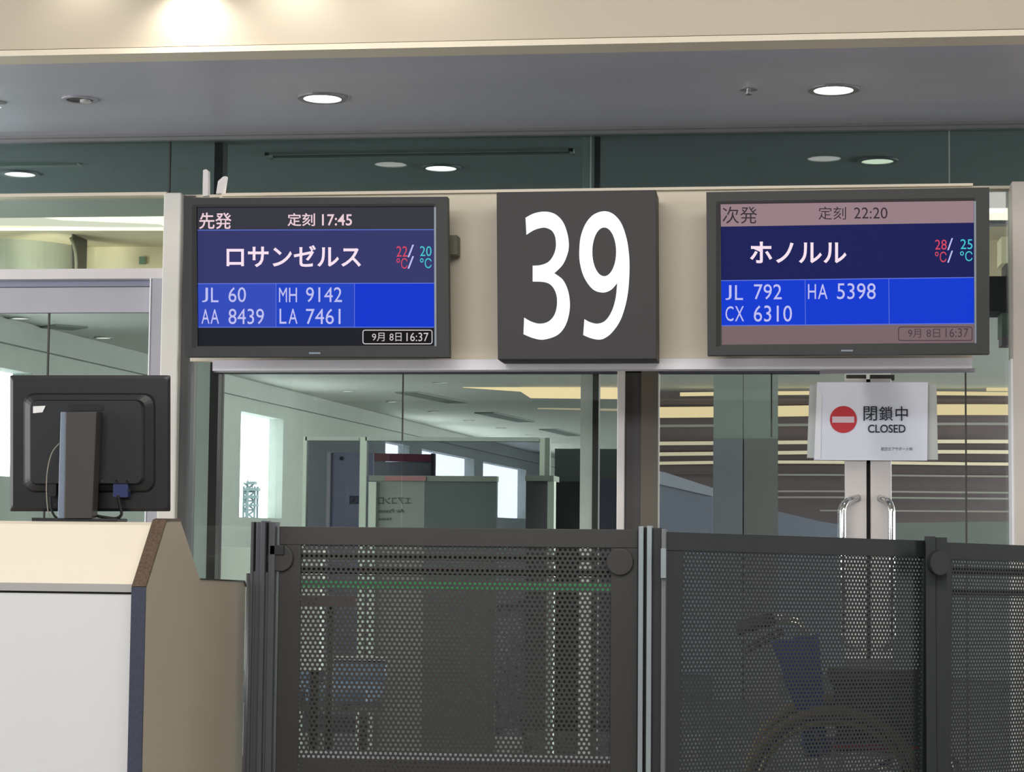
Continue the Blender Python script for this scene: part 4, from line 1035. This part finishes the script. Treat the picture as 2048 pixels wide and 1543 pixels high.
# ================================================================== COUNTER
XCn = at_y(290, 1180, 5.1).x
def cyz(px, py):   # point of the counter's end face seen at px, py
    d = ray(px, py); return EYE + d * (XCn / d.x)
prof = [cyz(290, 1175), cyz(331, 1043), cyz(336, 1041), cyz(361, 1041), cyz(400, 1158), cyz(488, 1162)]
yf, yk = prof[0].y, prof[-1].y
zk = prof[0].z
ct = thing('boarding_counter', (XCn - 1.0, (yf + yk) / 2, 0), 'cream and white boarding counter with taupe end panel at the left', 'counter')
M_END = mat('taupe_laminate', srgb(174, 163, 146), .55, noise=.02, nscale=3)
M_FASC = mat('cream_laminate', srgb(236, 225, 206), .5, noise=.01)
M_FRONT = mat('off_white_laminate', srgb(207, 207, 208), .45, noise=.012, nscale=1.2)
yz = [(p.y, p.z) for p in prof] + [(yk + .02, 0.0), (yf, 0.0)]
yz[5] = (yk, prof[5].z); yz.insert(6, (yk + .02, prof[5].z - .015))
TW = .030
MB().prism([Vector((XCn, y, z)) for y, z in yz], [Vector((XCn - TW, y, z)) for y, z in yz]).build('end_panel', M_END, ct)
# edge banding on front of the end panel: follows front edges, 30 mm wide, 3 mm proud
e = yz[-1:] + yz[:4]
def band(pts, t, nm, m):
    mb = MB()
    for (y0, z0), (y1, z1) in zip(pts[:-1], pts[1:]):
        d = Vector((0, y1 - y0, z1 - z0)).normalized(); nn = Vector((0, -d.z, d.y))
        mb.obox(Vector((XCn - TW - .004, y0, z0)), X3, nn, d, 0, TW + .007, -.001, t, 0, math.hypot(y1 - y0, z1 - z0) + .002)
    return mb.build(nm, m, ct)
band(e[:2], .006, 'edge_band', mat('blue_grey_edge', srgb(58, 62, 78), .35, noise=.15, nscale=120))
band(e[1:], .006, 'edge_band', mat('brown_edge', srgb(92, 76, 62), .5, noise=.35, nscale=160))
band([yz[4], yz[5], yz[6], ], .003, 'rear_edge_band', M_DARKF)
ztop = prof[2].z; ysl = prof[1].y
XL = -4.2; xr = XCn - TW - .002
zfa = at_y(130, 1150, yf + .03).z
rc = .025
MB().prism([Vector((xr, yf + rc, zk + .005)), Vector((xr, ysl + rc - .0, ztop - .012)), Vector((xr, ysl + rc + .02, ztop - .004)), Vector((xr, ysl + .19, ztop - .004)), Vector((xr, ysl + .19, ztop - .03)), Vector((xr, yf + .05, zk + .005))],
           [Vector((XL, yf + rc, zk + .005)), Vector((XL, ysl + rc - .0, ztop - .012)), Vector((XL, ysl + rc + .02, ztop - .004)), Vector((XL, ysl + .19, ztop - .004)), Vector((XL, ysl + .19, ztop - .03)), Vector((XL, yf + .05, zk + .005))]).build('sloping_fascia', M_FASC, ct)
MB().box(XL, xr, yf + .012, yf + .05, zk - .012, zk + .008).build('shadow_strip', mat('grey_strip', srgb(168, 166, 164), .4, .2), ct)
MB().box(XL, xr, yf + .03, yf + .05, zk - .022, zk - .012).build('dark_gap', M_DARKF, ct)
MB().box(XL, xr, yf + .02, yf + .05, .1, zk - .018).build('front_panel', M_FRONT, ct)
MB().box(XL, xr, yf + .06, yf + .08, 0, .1).build('plinth', M_DARKF, ct)
MB().box(XL, xr, ysl + .17, yk, prof[4].z - .04, prof[4].z - .012).build('worktop', M_FRONT, ct)
MB().box(XL, xr, ysl + .165, ysl + .19, prof[4].z - .012, ztop - .03).build('upstand', M_FRONT, ct)

# ================================================================== MONITOR on the counter
YM = ysl + .13
PM = Plane(at_y(180, 900, YM - .02), 2, 3)
mo = thing('computer_monitor', (at_y(155, 1035, YM).x, YM, ztop), 'black computer monitor seen from behind on the counter', 'monitor')
M_MB = mat('black_case', srgb(27, 28, 32), .38, noise=.06, nscale=20); M_MB2 = mat('black_case_light', srgb(22, 24, 28), .45, noise=.06)
def rrect(x0, y0, x1, y1, r, n=5):
    pts = []
    for (cx, cy, a0) in ((x1 - r, y1 - r, 90), (x1 - r, y0 + r, 0), (x0 + r, y0 + r, -90), (x0 + r, y1 - r, 180)):
        pass
    for (cx, cy, a0) in ((x0 + r, y1 - r, 180), (x1 - r, y1 - r, 90), (x1 - r, y0 + r, 0), (x0 + r, y0 + r, -90)):
        for k in range(n + 1):
            a = math.radians(a0 - 90 * k / n); pts.append((cx + r * math.cos(a), cy + r * math.sin(a)))
    return pts
def loft(P_, polys):  # polys: list of (pts, off) from back to front
    mb = MB(); N = len(polys[0][0]); rings = [[P_(x, y, off) for x, y in pts] for pts, off in polys]
    vs = [q for r_ in rings for q in r_]; fs = []
    for i in range(len(rings) - 1):
        for k in range(N): fs.append((i * N + k, i * N + (k + 1) % N, (i + 1) * N + (k + 1) % N, (i + 1) * N + k))
    fs.append(tuple(range((len(rings) - 1) * N, len(rings) * N))); fs.append(tuple(range(N - 1, -1, -1)))
    mb.add(vs, fs); return mb
loft(PM, [(rrect(20, 750, 341, 1022, 3), -.012), (rrect(20, 750, 341, 1022, 3), .0), (rrect(26, 756, 335, 1016, 8), .004)]).build('back_shell', M_MB, mo)
loft(PM, [(rrect(46, 785, 312, 985, 22), .002), (rrect(50, 789, 307, 981, 22), .012), (rrect(60, 799, 290, 970, 16), .020), (rrect(62, 801, 282, 966, 12), .034)]).build('rear_bulge', M_MB2, mo)
MB().ppoly(PM, rrect(22, 752, 339, 1020, 3), -.013, .004).build('screen_panel', M_VBLACK, mo)
MB().ppoly(PM, rrect(134, 808, 206, 821, 6), .036, .004).build('grip_slot', M_VBLACK, mo)
mb = MB(); mb.ppoly(PM, [(66, 826), (85, 824), (91, 811), (66, 812)], .0365, .003); mb.build('sticker', mat('white_sticker', srgb(215, 215, 215), .6), mo)
# stand column with pale left face
zc0 = ztop
yb_ = 1036
MB().ppoly(PM, [(128, yb_), (184, yb_), (193, 823), (131, 824)], .085, .05).build('stand_column', mat('brown_black_column', srgb(58, 54, 51), .45, noise=.08), mo, bevel=.002)
MB().ppoly(PM, [(115, yb_), (129, yb_), (132, 824), (121, 823)], .080, .05).build('column_side', mat('blue_grey_column', srgb(112, 124, 140), .4, .1, noise=.08), mo, bevel=.002)
q = at_y(153, 1036, YM - .07)
MB().box(q.x - .12, q.x + .12, YM - .09, YM + .0, ztop - .0035, ztop + .005).build('stand_base', M_MB, mo, bevel=.003)
MB().ppoly(PM, rrect(226, 966, 256, 994, 4), .03, .03).build('video_plug', mat('navy_plug', srgb(34, 48, 96), .5), mo)
MB().ppoly(PM, rrect(96, 966, 112, 992, 3), .03, .03).build('power_plug', M_VBLACK, mo)
for px, py in ((204, 962), (233, 961), (254, 962), (258, 980), (107, 1010)):
    MB().ppoly(PM, circ(px, py, 3, 10), .037, .006).build('screw', M_CHROME, mo)
MB().ppoly(PM, [(192, 989), (206, 989), (206, 984), (192, 984)], .003, .003 + .004).build('small_label', MATS['white_sticker'], mo)
def cable(nm, pts, r, m, off=.05):
    mb = MB(); P_ = [PM(x, y, off) for x, y in pts]
    out = []
    for i in range(len(P_) - 1):
        p0 = P_[max(i - 1, 0)]; p1 = P_[i]; p2 = P_[i + 1]; p3 = P_[min(i + 2, len(P_) - 1)]
        for k in range(6):
            t = k / 6; out.append(.5 * ((2 * p1) + (-p0 + p2) * t + (2 * p0 - 5 * p1 + 4 * p2 - p3) * t * t + (-p0 + 3 * p1 - 3 * p2 + p3) * t ** 3))
    out.append(P_[-1]); mb.tube(out, r, 8); return mb.build(nm, m, mo, smooth=True)
cable('power_cord', [(119, 886), (104, 905), (95, 940), (93, 980), (96, 1022), (101, 1033)], .0016, mat('grey_cord', srgb(130, 124, 112), .6), .07)
cable('video_cable', [(236, 990), (240, 1012), (243, 1028), (232, 1036), (210, 1034), (188, 1030)], .004, M_VBLACK, .03)
cable('signal_cable', [(101, 992), (103, 1018), (112, 1034), (126, 1034)], .003, M_VBLACK, .04)

# spotlights washing the bulkhead
for px, py, pw, an, dy in ((372, -55, 14, 130, .10), (150, -120, 3, 120, .12), (560, -120, 6, 130, .2), (800, -200, 6, 130, .3)):
    q = at_y(px, py, YB - dy)
    spot('bulkhead_wash_light', (q.x, q.y, q.z), (q.x, YB - .03, q.z - .5), pw, (1.0, 0.97, 0.90), an, 1.0, .03)
